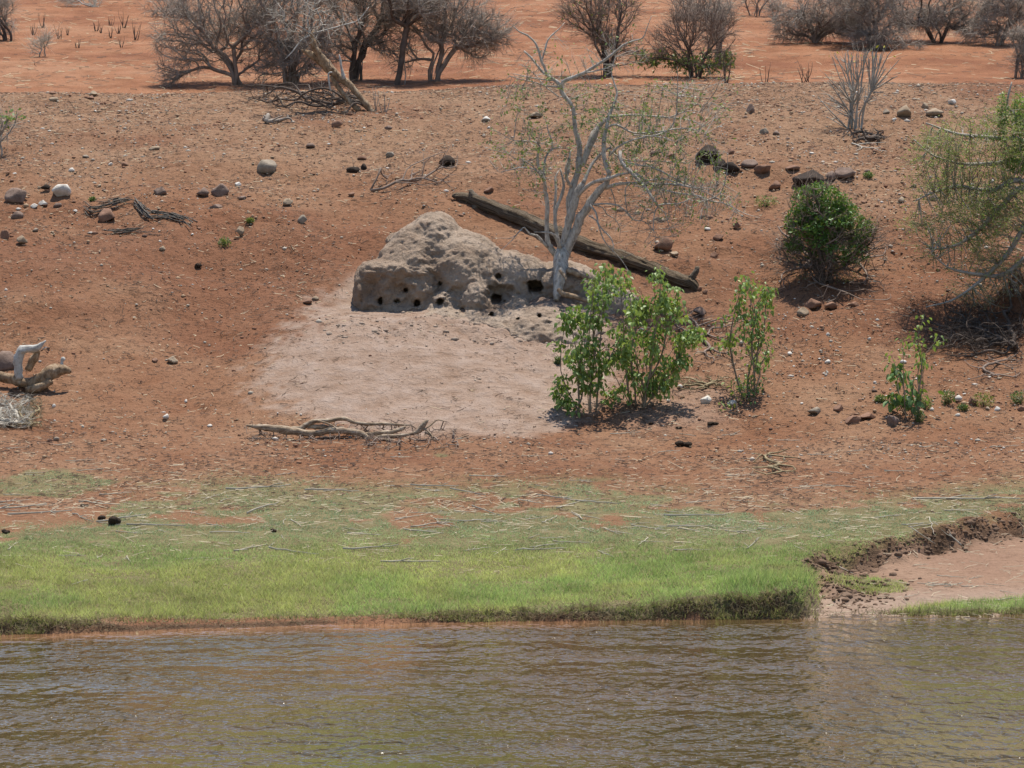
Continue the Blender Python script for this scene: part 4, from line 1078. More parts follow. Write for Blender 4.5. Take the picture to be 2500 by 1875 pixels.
def ellip(n, c, r3, rs, shell=0.0):
    d = rs.normal(size=(n, 3)); d /= np.linalg.norm(d, axis=1, keepdims=True)
    u = rs.random(n) ** (1 / 3.0)
    if shell: u = 1 - (1 - u) * (1 - shell)
    return np.array(c) + d * u[:, None] * np.array(r3)

def bare_bush(base_px, Y0, crowns, N, label, cat="bush", group=None, name="bare_bush", rt=.0036, rmax=.042, bf=.3, twl=.30, twn=3.6, matm='twig_brown', matt='twig_grey',
              seed=1, stems=6, thr=.014, leaves=None, expo=.40, base_row=None, twr=.0034, spread=.1, droop=0.05, rag=1.0, tname="twigs"):
    r = np.random.default_rng(seed)
    b = onto(base_px, Y0) if base_row is None else G(base_px, base_row)
    b = b - np.array([0, 0, .03]); Y0 = b[1]; k = (Y0 - CY) / F
    t = empty(name, b, label, cat, group)
    tot = sum(c[2] * c[3] for c in crowns); T_ = []
    for (cx, cy, rx, rz, dy) in crowns:
        c = P(cx, cy, Y0 + dy)
        T_.append(ellip(int(N * rx * rz / tot) + 1, c, (rx * k, min(rx * k, rz * k * 1.3) * .8, rz * k), r, spread))
    T_ = np.vstack(T_); T_ = T_ + .42 * rag * np.stack([fb3(T_, 1.5, 2, seed), fb3(T_, 1.5, 2, seed + 1), fb3(T_, 1.5, 2, seed + 2)], -1)
    T_ = T_[fb3(T_, 2.2, 2, seed + 3) > -.42]
    zg = H(T_[:, 0], T_[:, 1]); T_ = T_[T_[:, 2] > zg + .06]
    nodes = [b]; par = [-1]; pl = [0.0]
    top = T_.mean(0)
    for s in range(stems):
        tg = T_[r.integers(len(T_))] * .55 + top * .45; dirv = (tg - b); L = np.linalg.norm(dirv) * .55
        root = b + np.array([r.normal(0, .06), r.normal(0, .05), 0]); nodes.append(root); par.append(0); pl.append(0)
        m = max(2, int(L / .18)); last = len(nodes) - 1
        for q in range(1, m + 1):
            f = q / m; p = root + dirv * .55 * np.array([f ** 1.4, f ** 1.4, f ** .85]) + r.normal(0, .02, 3)
            nodes.append(p); par.append(last); last = len(nodes) - 1; pl.append(L * f * .6)
    nf = len(nodes)
    nodes, par, pl = grow(nodes, par, pl, T_, bf)
    P_, rad, ch, cnt = skeleton_mesh(nodes, par, pl, rt, expo, rmax, seed, nfix=nf, smooth_it=2)
    thin = wood_from(P_, rad, ch, thr, M[matm], M[matt], t)
    # side twiglets
    ni = r.integers(nf, len(P_), int(len(P_) * twn)); base = P_[ni]; pp = P_[np.maximum(par[ni], 0)]
    d = (base - pp); d /= (np.linalg.norm(d, axis=1, keepdims=True) + 1e-6)
    d = d * 1.3 + r.normal(0, .6, d.shape); d[:, 2] -= droop
    base = base - (base - pp) * r.random((len(base), 1))
    thin.add(*cones(base, d, r.uniform(.2, 1.0, len(base)) ** 1.5 * 1.7 * twl, twr, r))
    o = thin.build(tname, M[matt], t); o["kind"] = "stuff"
    if leaves:
        mat, nl, sz, asp, sel = leaves
        cand = P_[nf:]
        if sel is not None:
            px, row = proj(cand[:, 0], cand[:, 1], cand[:, 2]); cand = cand[sel(px, row)]
        if len(cand):
            q = cand[r.integers(len(cand), size=nl)] + r.normal(0, .07, (nl, 3))
            V, T = leaf_quads(q, r.uniform(.6, 1.3, nl) * sz, asp, r)
            lo = mk("leaves", V, T, None, M[mat], t); lo["kind"] = "stuff"
    return t

BY = 35.0
G1 = "dry bare bushes along the crest"
bare_bush(582, BY, [(490, 80, 125, 75, 0), (440, 130, 70, 60, -.1), (570, 0, 150, 95, .2), (400, 165, 35, 30, -.2), (640, 100, 60, 80, 0)], 2500, "umbrella-shaped grey bare bush, leftmost on the crest, its left side drooping", group=G1, seed=21, droop=.3)
bare_bush(712, BY - .3, [(710, 40, 115, 110, 0), (740, 140, 95, 70, -.1), (660, 160, 50, 50, 0), (740, -60, 120, 60, 0)], 2700, "dense low-branched bare bush behind the leaning dead tree", group=G1, seed=22, stems=10)
bare_bush(868, BY + .2, [(880, 20, 110, 85, 0), (950, -20, 90, 80, .1), (830, 110, 60, 60, 0), (930, 90, 50, 40, 0)], 2000, "bare bush with thick dark trunks right of the leaning dead tree", group=G1, seed=23, rmax=.07, rt=.0042, matm='twig_dark')
bare_bush(985, BY - .5, [(1000, 20, 80, 55, 0), (970, -40, 100, 60, 0)], 700, "slim twin-stemmed bare tree between two dense bare bushes", "tree", G1, name="bare_tree", seed=24, stems=2, rt=.0055, rmax=.06, matm='twig_dark')
bare_bush(1058, BY + .1, [(1125, 65, 112, 75, 0), (1060, 20, 115, 90, 0), (1190, 110, 48, 48, 0), (1010, 110, 50, 50, 0)], 2700, "round grey bare bush, right one of the crest thicket left of the big tree", group=G1, seed=25, rmax=.05)
bare_bush(12, 0, [(0, 40, 60, 60, 0), (-30, 20, 60, 60, 0)], 700, "dark bare bush cut off by the left frame edge at the top", group=G1, seed=26, base_row=100, matm='twig_dark')
bare_bush(1480, BY + .3, [(1470, 60, 85, 75, 0), (1440, 20, 70, 60, 0), (1520, 20, 60, 60, 0), (1500, 120, 60, 50, 0)], 1000, "brown upright bare bush directly behind the bare tree's crown", group=G1, seed=27, matt='twig_purple' if 'twig_purple' in M else 'twig_brown', matm='twig_dark', stems=9, bf=.6, twl=.3,
          leaves=('leafolive', 260, .07, .4, None))
bare_bush(1695, BY - .2, [(1650, 100, 85, 55, 0), (1700, 60, 85, 60, 0), (1600, 130, 45, 35, 0), (1720, 160, 70, 40, -.1)], 950, "spreading thin brown bush with green leaves at its foot on the crest", group=G1, seed=28, matt='twig_brown', matm='twig_dark', stems=9, bf=.6, twl=.28,
          leaves=('leafsmall', 900, .085, .5, lambda px, row: row > 135))
bare_bush(1748, BY + 3.0, [(1745, 60, 50, 55, 0), (1750, 20, 55, 50, 0)], 650, "grey goblet-shaped bare bush behind the spreading brown bush", group=G1, seed=29, stems=4, rt=.005, rmax=.05)
G2 = "far dry bushes beyond the crest"
bare_bush(1655, 0, [(1655, 15, 30, 35, 0)], 170, "small upright dry bush far behind, left of the goblet-shaped bush", group=G2, seed=30, base_row=48, stems=5)
bare_bush(1845, 0, [(1845, 0, 42, 40, 0)], 260, "small grey dry bush far behind, left of the right-hand thicket", group=G2, seed=31, base_row=38, stems=6)
bare_bush(1890, 0, [(1895, 10, 18, 40, 0)], 110, "narrow dark dry shrub at the left foot of the right-hand thicket", group=G2, seed=39, base_row=52, stems=4)
bare_bush(1990, 0, [(1975, 60, 75, 48, 0), (2040, 10, 90, 60, 0), (1950, 85, 45, 28, 0), (2060, 80, 60, 30, 0)], 1900, "tangled grey bush at the left end of the far right thicket", group=G2, seed=32, base_row=105, stems=9, droop=.5, bf=.15)
bare_bush(2140, 0, [(2150, 50, 85, 50, 0), (2120, 0, 100, 55, 0), (2180, 95, 75, 26, -.4), (2120, 90, 50, 24, -.2)], 1900, "tangled grey bush in the middle of the far right thicket", group=G2, seed=33, base_row=118, stems=9, droop=.5, bf=.15)
bare_bush(2290, 0, [(2310, 30, 110, 45, .2), (2260, -10, 110, 50, .2), (2380, 75, 70, 34, 0), (2240, 40, 60, 40, 0)], 1800, "arching dark bush in the far right thicket, right of the middle one", group=G2, seed=34, base_row=105, stems=9, droop=.4, bf=.15, matm='twig_dark')
bare_bush(2440, 0, [(2450, 40, 75, 55, 0), (2480, -10, 90, 55, 0), (2400, 80, 50, 28, 0)], 1400, "grey bush at the right end of the far thicket", group=G2, seed=35, base_row=110, stems=8, droop=.4, bf=.15)
bare_bush(2490, 0, [(2500, 130, 36, 50, 0)], 420, "brown twiggy shrub at the right edge just beyond the crest", group=G2, seed=36, base_row=190, stems=5)
bare_bush(250, 0, [(205, -5, 60, 16, 0)], 180, "bleached dead branch heap at the top left edge of the photo", "dead branches", G2, seed=37, base_row=18, matt='twig_white', matm='bone', name="dead_branches")
bare_bush(400, 0, [(400, 5, 45, 30, 0)], 320, "loose grey bush far behind, left of the umbrella-shaped bush", group=G2, seed=38, base_row=42)

# upright dry stubs
def stub(px, row, h, label, seed, w_=None, Y0=None, mat='twig_dark', group="dry upright stem clusters beyond the crest", n=6, name="dry_stems"):
    r = np.random.default_rng(seed); b = G(px, row) if Y0 is None else onto(px, Y0); k = (b[1] - CY) / F
    t = empty(name, b, label, "dry stems", group)
    w_ = (w_ or h * .45) * k; h = h * k
    for i in range(n):
        a0 = b + np.array([r.normal(0, w_ * .15), r.normal(0, w_ * .1), -.02]); x = (i / (n - 1) - .5) * w_ * 1.1 + r.normal(0, w_ * .06)
        pts = [np.append(a0, .013)]
        for f in (.35, .7, 1):
            hh = h * r.uniform(.6, 1.0) if f == 1 else h * f * .8
            pts.append(np.append(a0 + np.array([x * f ** .7 + r.normal(0, w_ * .04), r.normal(0, w_ * .1), hh]), .011 * (1.05 - f * .75)))
        p4 = spline(pts, .08); V, T, Q = tube_np(p4[:, :3], p4[:, 3] * max(.8, h / .5 * .9), 5, .4, i)
        mk("stem", V, T, Q, M[mat], t)
    return t
for i, (px, row, h, lab) in enumerate([
    (83, 86, 36, "dry stem cluster, first from the left frame edge below the dark bush"), (106, 68, 42, "tall dry stem cluster above the first one at top left"),
    (145, 96, 44, "dry stem cluster with a tall left stem, top left ground"), (165, 86, 24, "short dry stems just right of the tall-left-stem cluster"),
    (234, 76, 34, "left one of two close dry stem clusters at top left"), (246, 81, 24, "right one of two close dry stem clusters at top left"),
    (268, 93, 30, "low dry stem cluster below the pair at top left"), (270, 64, 28, "dry stem cluster above the pair at top left"),
    (289, 82, 26, "sparse dry stems between two taller clusters at top left"), (304, 69, 50, "tallest dry stem cluster on the top left ground"),
    (297, 116, 32, "lowest dry stem cluster on the top left ground"), (335, 98, 55, "single dark slender dry stem group left of the umbrella bush"),
    (190, 117, 26, "thin solitary dry stalk group in the middle of the top left ground")]):
    stub(px, row, h, lab, 400 + i, n=5)
stub(1869, 0, 66, "pair of dark upright dry stems on the crest right of the brown bush", 420, 22, BY - 2.4, n=4, group="dry upright stems on the crest")
stub(1971, 0, 70, "candelabra-shaped dark dry stems on the crest left of the bare shrub", 421, 46, BY - 2.4, n=7, group="dry upright stems on the crest")
stub(1768, 0, 100, "dark leaning dead trunk splinter at the right of the brown crest bush", 422, 22, BY - 1.4, n=3, group="dry upright stems on the crest")
stub(917, 272, 62, "dark crooked upright stub at the foot of the leaning dead tree, left one", 423, 14, mat='twig_grey', n=3, group="upright stubs beside the leaning dead tree")
stub(939, 276, 62, "dark crooked upright stub at the foot of the leaning dead tree, right one", 424, 22, mat='twig_grey', n=4, group="upright stubs beside the leaning dead tree")
bare_bush(100, 0, [(98, 125, 26, 12, 0)], 60, "bleached small twig tangle on the orange ground at top left", "twig heap", seed=430, base_row=138, matt='twig_white', matm='twig_white', name="twig_heap")

# ------------------------------------------------------------------ wood drawn limb by limb
def limbs(parent, specs, Y0, mat, unit, step=.05, rough=.3, sides=9, fat=1.0):
    """specs: (origin_px, scale, [(x,y,r)...], depth0, depth1, part name); unit turns photo px to metres"""
    allp = []
    for i, (o, s, pts, d0, d1, nm) in enumerate(specs):
        n = len(pts); P4 = []
        for j, (x, y, r) in enumerate(pts):
            f = j / max(1, n - 1); Yd = Y0 + d0 + (d1 - d0) * f
            P4.append(np.append(P(o[0] + x * s, o[1] + y * s, Yd), r * (.86 if r < 30 else .95) * fat * s * (Yd - CY) / F))
        p4 = spline(P4, step)
        sd_ = sides if p4[:, 3].max() > .02 else 5
        V, T, Q = tube_np(p4[:, :3], p4[:, 3], sd_, rough, i * 7 + 3, True)
        m = mat[nm] if isinstance(mat, dict) else mat
        mk(nm, V, T, Q, M[m], parent)
        allp.append(p4)
    return allp

T1o, T1s = (1180, 40), .3074
T2o, T2s = (1200, 380), .226
TY = 15.25
tb = P(1365, 672, TY)
tree = empty("bare_tree", tb, "tall pale-barked nearly leafless tree growing out of the termite mound", "tree")
def A_(p, d0, d1, n='limb'): return (T1o, T1s, p, d0, d1, n)
def B_(p, d0, d1, n='limb'): return (T2o, T2s, p, d0, d1, n)
SP = [
 B_([(700, 1560, 30), (715, 1450, 55), (735, 1330, 72), (742, 1250, 82), (748, 1170, 86), (755, 1090, 84), (770, 1010, 66)], -.5, 0, 'trunk'),
 B_([(820, 1230, 38), (950, 1295, 32), (1080, 1335, 20), (1160, 1345, 8)], -.3, -.45, 'root'),
 B_([(715, 1440, 20), (770, 1490, 32), (880, 1520, 30), (1040, 1570, 24), (1100, 1600, 10)], -.6, -.65, 'root'),
 B_([(735, 1240, 14), (770, 1275, 24), (800, 1320, 16), (805, 1350, 6)], -.4, -.55, 'root'),
 B_([(705, 1075, 48), (625, 975, 36), (600, 860, 29), (597, 700, 28), (605, 560, 28), (590, 430, 26), (572, 370, 22)], 0, -.15),
 A_([(491, 1386, 17), (485, 1300, 15), (440, 1200, 13), (432, 1110, 12), (446, 1030, 10), (400, 995, 7), (300, 988, 5), (240, 985, 3)], -.15, -.35),
 A_([(495, 1350, 13), (482, 1230, 12), (497, 1120, 11), (545, 1055, 9), (600, 1045, 7), (660, 1050, 4)], -.15, .1),
 A_([(548, 1050, 7), (545, 990, 7), (515, 910, 6), (500, 830, 4), (470, 790, 2)], 0, .15),
 B_([(590, 360, 15), (572, 290, 15), (520, 195, 13), (430, 138, 11), (300, 130, 9), (200, 155, 6), (80, 180, 3)], -.15, -.5),
 B_([(500, 170, 8), (440, 110, 8), (360, 60, 7), (250, 28, 6), (190, -20, 4)], -.2, -.6),
 B_([(735, 990, 28), (705, 840, 24), (685, 700, 22), (705, 560, 22), (758, 430, 20), (782, 320, 18), (760, 210, 14), (742, 140, 8)], .03, .2),
 B_([(705, 820, 20), (680, 640, 18), (690, 480, 18), (695, 330, 17), (690, 230, 14), (728, 160, 8)], .05, .3),
 B_([(765, 1010, 46), (800, 880, 46), (835, 720, 48), (880, 560, 50), (925, 400, 46), (990, 295, 30)], 0, -.1),
 A_([(795, 1325, 20), (830, 1240, 15), (880, 1150, 14), (955, 1075, 11), (1010, 1040, 6)], -.1, .2),
 B_([(850, 620, 40), (845, 500, 42), (870, 380, 40), (905, 260, 38), (940, 140, 37), (945, 20, 34)], 0, .12),
 A_([(758, 1170, 26), (767, 1080, 26), (757, 990, 26), (735, 920, 22), (722, 820, 18), (708, 720, 17), (655, 645, 20), (625, 600, 22), (605, 540, 20), (545, 492, 14), (480, 450, 13), (425, 385, 12), (378, 325, 10), (322, 275, 8)], .12, .25),
 A_([(500, 460, 13), (485, 400, 13), (462, 360, 12), (445, 290, 11), (415, 215, 10), (350, 150, 9), (290, 125, 7), (240, 80, 4)], .2, .1),
 A_([(464, 355, 9), (488, 270, 9), (512, 190, 8), (555, 140, 7), (605, 98, 5), (645, 50, 3)], .2, .35),
 A_([(622, 590, 20), (632, 520, 20), (700, 490, 18), (800, 450, 17), (880, 400, 15), (960, 350, 13), (1040, 290, 12), (1110, 230, 10), (1190, 195, 8), (1268, 170, 6), (1300, 90, 4), (1335, 0, 3)], .2, -.3),
 A_([(820, 448, 8), (930, 425, 7), (1010, 400, 6), (1095, 368, 3)], 0, -.1),
 A_([(605, 560, 10), (500, 552, 8), (400, 522, 6), (280, 495, 5), (200, 470, 3)], .2, -.2),
 A_([(560, 510, 8), (430, 495, 6), (330, 475, 5), (240, 455, 3)], .2, .5),
 A_([(600, 640, 7), (480, 545, 6), (420, 470, 5), (300, 380, 3)], .2, .6),
 B_([(795, 1060, 62), (845, 940, 56), (915, 800, 52), (960, 670, 52), (1030, 570, 50), (1085, 470, 46), (1165, 375, 42), (1245, 290, 34), (1262, 225, 28), (1290, 170, 18)], -.02, -.2),
 A_([(1000, 1255, 20), (965, 1150, 20), (955, 1050, 22), (965, 940, 20), (985, 850, 17), (1000, 780, 17), (1035, 700, 14), (1062, 610, 10), (1040, 530, 7), (1018, 440, 5), (1050, 320, 3)], -.2, .25),
 A_([(790, 1190, 22), (830, 1060, 30), (870, 960, 34), (920, 870, 26), (990, 810, 14), (1080, 790, 12), (1200, 782, 10), (1330, 792, 9), (1480, 803, 8), (1640, 825, 6), (1770, 880, 3)], .1, .5),
 A_([(1480, 802, 7), (1570, 768, 7), (1660, 748, 5), (1745, 770, 3)], .4, .5),
 A_([(960, 905, 10), (1005, 872, 11), (1060, 860, 11), (1120, 890, 10), (1190, 925, 9), (1310, 925, 8), (1430, 912, 7), (1530, 893, 7), (1640, 892, 6), (1710, 912, 4), (1785, 948, 2)], 0, -.4),
 A_([(1000, 1110, 11), (1060, 1045, 11), (1130, 1005, 10), (1210, 975, 10), (1310, 955, 9), (1420, 930, 9), (1485, 885, 7), (1530, 790, 6), (1541, 650, 5), (1545, 500, 4), (1540, 400, 2)], -.1, -.5),
 A_([(1190, 940, 6), (1300, 950, 6), (1420, 960, 5), (1530, 1000, 3)], -.3, -.6),
 B_([(1230, 350, 26), (1340, 315, 22), (1450, 300, 19), (1600, 300, 18), (1800, 308, 15), (2000, 312, 12), (2180, 345, 8), (2400, 350, 4)], -.15, -.8),
 B_([(935, 440, 24), (1000, 360, 23), (1100, 290, 23), (1250, 250, 23), (1400, 200, 18), (1480, 190, 8)], -.1, -.5),
 A_([(1085, 1070, 15), (1100, 1160, 18), (1175, 1240, 18), (1265, 1330, 16), (1330, 1420, 13), (1382, 1502, 12)], -.3, -.8),
 A_([(1382, 1502, 8), (1450, 1490, 8), (1560, 1485, 7), (1680, 1440, 5), (1800, 1460, 3)], -.8, -.9),
 A_([(1100, 1175, 13), (1240, 1270, 12), (1360, 1350, 10), (1520, 1400, 9), (1700, 1425, 8), (1800, 1465, 7), (1930, 1490, 6), (2060, 1560, 4), (2200, 1600, 2)], -.3, -1.0),
 A_([(1110, 1150, 8), (1220, 1180, 9), (1330, 1195, 9), (1450, 1250, 8), (1600, 1325, 7), (1750, 1375, 5), (1850, 1372, 3)], -.3, -.2),
 A_([(1000, 1070, 6), (1130, 1140, 7), (1300, 1150, 6), (1500, 1155, 5), (1640, 1168, 3)], -.1, .3),
 A_([(1180, 1245, 7), (1300, 1300, 8), (1420, 1290, 7), (1560, 1330, 6), (1700, 1372, 5), (1850, 1440, 4), (1980, 1540, 3), (2060, 1585, 2)], -.4, -.7),
 A_([(1780, 1462, 6), (1880, 1405, 5), (1922, 1300, 4), (1940, 1180, 3), (1935, 1080, 2)], -.9, -.9),
 A_([(1385, 1515, 6), (1360, 1560, 6), (1350, 1660, 5), (1352, 1700, 3)], -.8, -.85),
 A_([(1380, 1505, 5), (1440, 1560, 5), (1470, 1650, 4), (1500, 1740, 2)], -.8, -.9),
 B_([(1060, 530, 15), (1130, 620, 13), (1148, 720, 11), (1190, 790, 10), (1280, 880, 9), (1315, 960, 6), (1305, 1040, 4)], -.2, -.4),
 B_([(1090, 530, 13), (1250, 520, 11), (1370, 542, 10), (1450, 600, 9), (1530, 690, 9), (1650, 712, 6), (1740, 800, 5), (1780, 880, 3)], -.2, -.7),
 B_([(1050, 650, 10), (1130, 700, 9), (1170, 800, 8), (1230, 940, 7), (1390, 1110, 5), (1470, 1230, 4), (1530, 1345, 3)], -.2, -.5),
 B_([(1110, 540, 9), (1200, 560, 8), (1250, 640, 8), (1330, 680, 6), (1390, 790, 4), (1380, 900, 2)], -.2, 0),
 B_([(1290, 360, 9), (1330, 480, 8), (1345, 600, 6), (1340, 720, 3)], -.2, .1),
 B_([(1510, 290, 9), (1450, 350, 8), (1448, 480, 7), (1470, 610, 6), (1530, 680, 4)], -.4, -.5),
 B_([(605, 985, 20), (545, 925, 18), (485, 860, 15), (410, 845, 11), (355, 775, 9), (300, 820, 7), (200, 935, 5), (70, 1045, 2)], -.05, -.4),
 B_([(330, 800, 5), (220, 885, 4), (110, 890, 3), (-10, 892, 2)], -.3, -.5),
 B_([(745, 1000, 26), (715, 920, 27), (680, 860, 20), (610, 832, 12), (460, 825, 4)], -.08, -.3),
 B_([(800, 250, 18), (835, 150, 18), (840, 20, 16), (860, -60, 8)], .1, .3),
 B_([(860, 330, 22), (815, 260, 18), (805, 150, 16), (830, 40, 10)], .0, -.2),
]
ALL = limbs(tree, SP, TY, {'trunk': 'bark_pale', 'limb': 'bark_pale', 'root': 'dead'}, None, .05, .35)
def tree_twigs():
    r = np.random.default_rng(55)
    thin_ = [p for p, s in zip(ALL, SP) if s[5] == 'limb']
    nodes = []; 
    for p in thin_:
        m = p[p[:, 3] < .055]
        nodes.append(m[::2, :3])
    nodes = np.vstack(nodes)
    zones = [(1330, 400, 90, 110, -.2, 260), (1500, 330, 150, 90, .1, 420), (1650, 270, 130, 80, 0, 300), (1640, 400, 150, 90, -.3, 520), (1650, 480, 150, 60, -.6, 420), (1350, 170, 100, 70, .2, 120), (1500, 130, 90, 60, 0, 110),
             (1280, 220, 70, 60, .1, 90), (1700, 500, 130, 60, -.8, 260), (1560, 560, 120, 70, -.5, 130), (1250, 350, 70, 100, -.3, 130), (1450, 250, 80, 60, .2, 140), (1750, 230, 70, 60, 0, 60)]
    T_ = []
    for (cx, cy, rx, rz, dy, n) in zones:
        c = P(cx, cy, TY + dy); k = (TY - CY) / F
        T_.append(ellip(int(n * .5), c, (rx * k, .55, rz * k), r))
    T_ = np.vstack(T_)
    N0 = len(nodes); par0 = [-1] * N0
    nn, par, pl = grow(list(nodes), par0, [0.0] * N0, T_, .9)
    # only chains off the limbs
    ch, cnt = chains(par, N0)
    rad = np.minimum(.0030 * cnt ** .42, .011)
    b = Buf()
    for run in ch:
        if len(run) < 2: continue
        a = np.array(run); rr = rad[a].copy(); rr[0] = min(rr[0], rr[1])
        b.add(*tube_np(nn[a] , rr, 3, cap=False))
    ni = r.integers(N0, len(nn), 3000); base = nn[ni]; pp = nn[np.maximum(par[ni], 0)]
    d = base - pp; d /= (np.linalg.norm(d, axis=1, keepdims=True) + 1e-6); d += r.normal(0, .7, d.shape); d[:, 2] += .25
    base = base - (base - pp) * r.random((len(base), 1))
    tl = r.uniform(.06, .28, len(base)); b.add(*cones(base, d, tl, .0024, r)); dn = d / np.linalg.norm(d, axis=1, keepdims=True)
    o = b.build("twigs", M['bark_twig'], tree); o["kind"] = "stuff"
    px, row = proj(base[:, 0], base[:, 1], base[:, 2])
    w_ = np.where((row > 200) & (row < 450), 1.0, .3) * r.random(len(base)) ** 2.5; w_ = w_ / w_.sum(); ki = r.choice(len(base), 4200, p=w_)
    q = base[ki] + dn[ki] * (tl[ki] * r.uniform(.5, 1.05, 4200))[:, None] + r.normal(0, .014, (4200, 3))
    V, T = leaf_quads(q, r.uniform(.03, .07, 4200), .45, r, .5)
    o = mk("leaves", V, T, None, M['leafolive2'], tree); o["kind"] = "stuff"
M['leafolive2'] = mat_leaf("young_leaf", (.17, .23, .07), (.33, .40, .13), .6, .3, 4)
tree_twigs()

# ------------------------------------------------------------------ fallen log
def fallen_log():
    path = [(1106, 478, 5), (1125, 480, 12), (1150, 484, 15), (1180, 496, 17), (1240, 520, 19), (1310, 548, 20), (1380, 580, 20), (1450, 606, 20), (1520, 628, 19), (1590, 655, 18), (1650, 680, 17), (1685, 690, 15), (1698, 700, 11), (1706, 720, 5)]
    P4 = []
    for (x, y, r) in path:
        g = G(x, y + r * .9); Yd = g[1]; P4.append(np.append(P(x, y, Yd), .82 * r * (Yd - CY) / F))
    P4 = np.array(P4); P4[-2:, 1] = P4[-3, 1] - .05
    z = np.polyfit(np.arange(len(P4) - 2), P4[:-2, 1], 2)
    b = P4[7, :3]; t = empty("fallen_log", b, "long weathered fallen log lying on the slope behind the bare tree", "log")
    p4 = spline(P4, .05); V, T, Q = tube_np(p4[:, :3], p4[:, 3], 26, .35, 5, True, ridge=.6)
    ln = np.concatenate([[0], np.cumsum(np.linalg.norm(np.diff(p4[:, :3], axis=0), axis=1))]); aa = np.arange(26) * 2 * math.pi / 26
    uv = np.stack([np.repeat(ln, 26) * .9, np.tile(np.cos(aa), len(ln)), np.tile(np.sin(aa), len(ln))], -1); uv = np.vstack([uv, [0, 0, 0], [ln[-1] * .9, 0, 0]])
    mk("log_trunk", V, T, Q, M['logbark'], t, cols={'luv': uv})
    def stubm(pts, Yo, nm='branch_stub'):
        q = [np.append(P(x, y, Yo), r * (Yo - CY) / F) for x, y, r in pts]; p = spline(q, .04); V, T, Q = tube_np(p[:, :3], p[:, 3], 8, .35, 9); mk(nm, V, T, Q, M['log'], t)
    y0 = P4[2, 1]
    stubm([(1160, 486, 13), (1152, 474, 10), (1148, 462, 4)], y0 - .05)
    stubm([(1185, 502, 8), (1165, 504, 9), (1145, 520, 8), (1122, 540, 4)], y0 - .12)
    y1 = P4[11, 1]
    stubm([(1686, 682, 9), (1700, 662, 7), (1702, 650, 5)], y1)
fallen_log()

# ------------------------------------------------------------------ leaning dead tree near the crest
def dead_tree():
    g = G(905, 272); Y0 = g[1]
    t = empty("leaning_dead_tree", g, "leaning dead tree with split tan trunks and pale broken branches near the crest", "dead tree")
    o = (620, 0); s = .2893
    sp = [(o, s, [(1010, 960, 32), (960, 900, 30), (880, 800, 28), (800, 710, 32), (720, 650, 36), (660, 600, 44), (600, 540, 46), (520, 480, 36), (440, 440, 24), (400, 420, 8)], 0, .2, 'trunk'),
          (o, s, [(650, 600, 36), (590, 510, 32), (540, 440, 34), (500, 370, 32), (490, 300, 22), (510, 250, 8)], .05, .1, 'trunk'),
          (o, s, [(890, 935, 26), (830, 880, 24), (760, 800, 24), (700, 720, 22), (650, 640, 18)], .0, .1, 'trunk'),
          (o, s, [(760, 670, 22), (740, 580, 14), (720, 460, 8)], 0, 0, 'limb'),
          (o, s, [(650, 770, 8), (635, 700, 9), (630, 620, 10), (660, 610, 8)], -.1, -.1, 'limb'),
          (o, s, [(470, 300, 10), (400, 340, 8), (330, 430, 7), (265, 495, 4)], -.05, -.2, 'limb'),
          (o, s, [(480, 290, 9), (450, 180, 7), (470, 80, 6), (430, 10, 4)], 0, .1, 'limb'),
          (o, s, [(500, 280, 9), (620, 250, 8), (760, 210, 7), (880, 170, 5), (970, 60, 4)], 0, .1, 'limb'),
          (o, s, [(490, 290, 7), (380, 220, 6), (300, 190, 4), (240, 120, 3)], 0, -.1, 'limb'),
          (o, s, [(520, 270, 7), (560, 170, 6), (520, 60, 4)], 0, -.2, 'limb')]
    al = limbs(t, sp, Y0, {'trunk': 'dead', 'limb': 'bone'}, None, .05, .5, 11)
    r = np.random.default_rng(61)
    nodes = np.vstack([a[::2, :3] for a in al[5:]]); T_ = ellip(330, P(760, 50, Y0), (130 * 64 / F, .6, 70 * 64 / F), r)
    nn, par, pl = grow(list(nodes), [-1] * len(nodes), [0.0] * len(nodes), T_, .5); ch, cnt = chains(par, 0)
    rad = np.minimum(.0035 * cnt ** .42, .014); b = Buf()
    for run in ch:
        if len(run) < 2: continue
        a = np.array(run); b.add(*tube_np(nn[a], rad[a], 3, cap=False))
    ni = r.integers(len(nodes), len(nn), 500)
    b.add(*cones(nn[ni], r.normal(size=(500, 3)), r.uniform(.1, .35, 500), .003, r))
    b.build("twigs", M['bark_twig'], t)["kind"] = "stuff"
dead_tree()

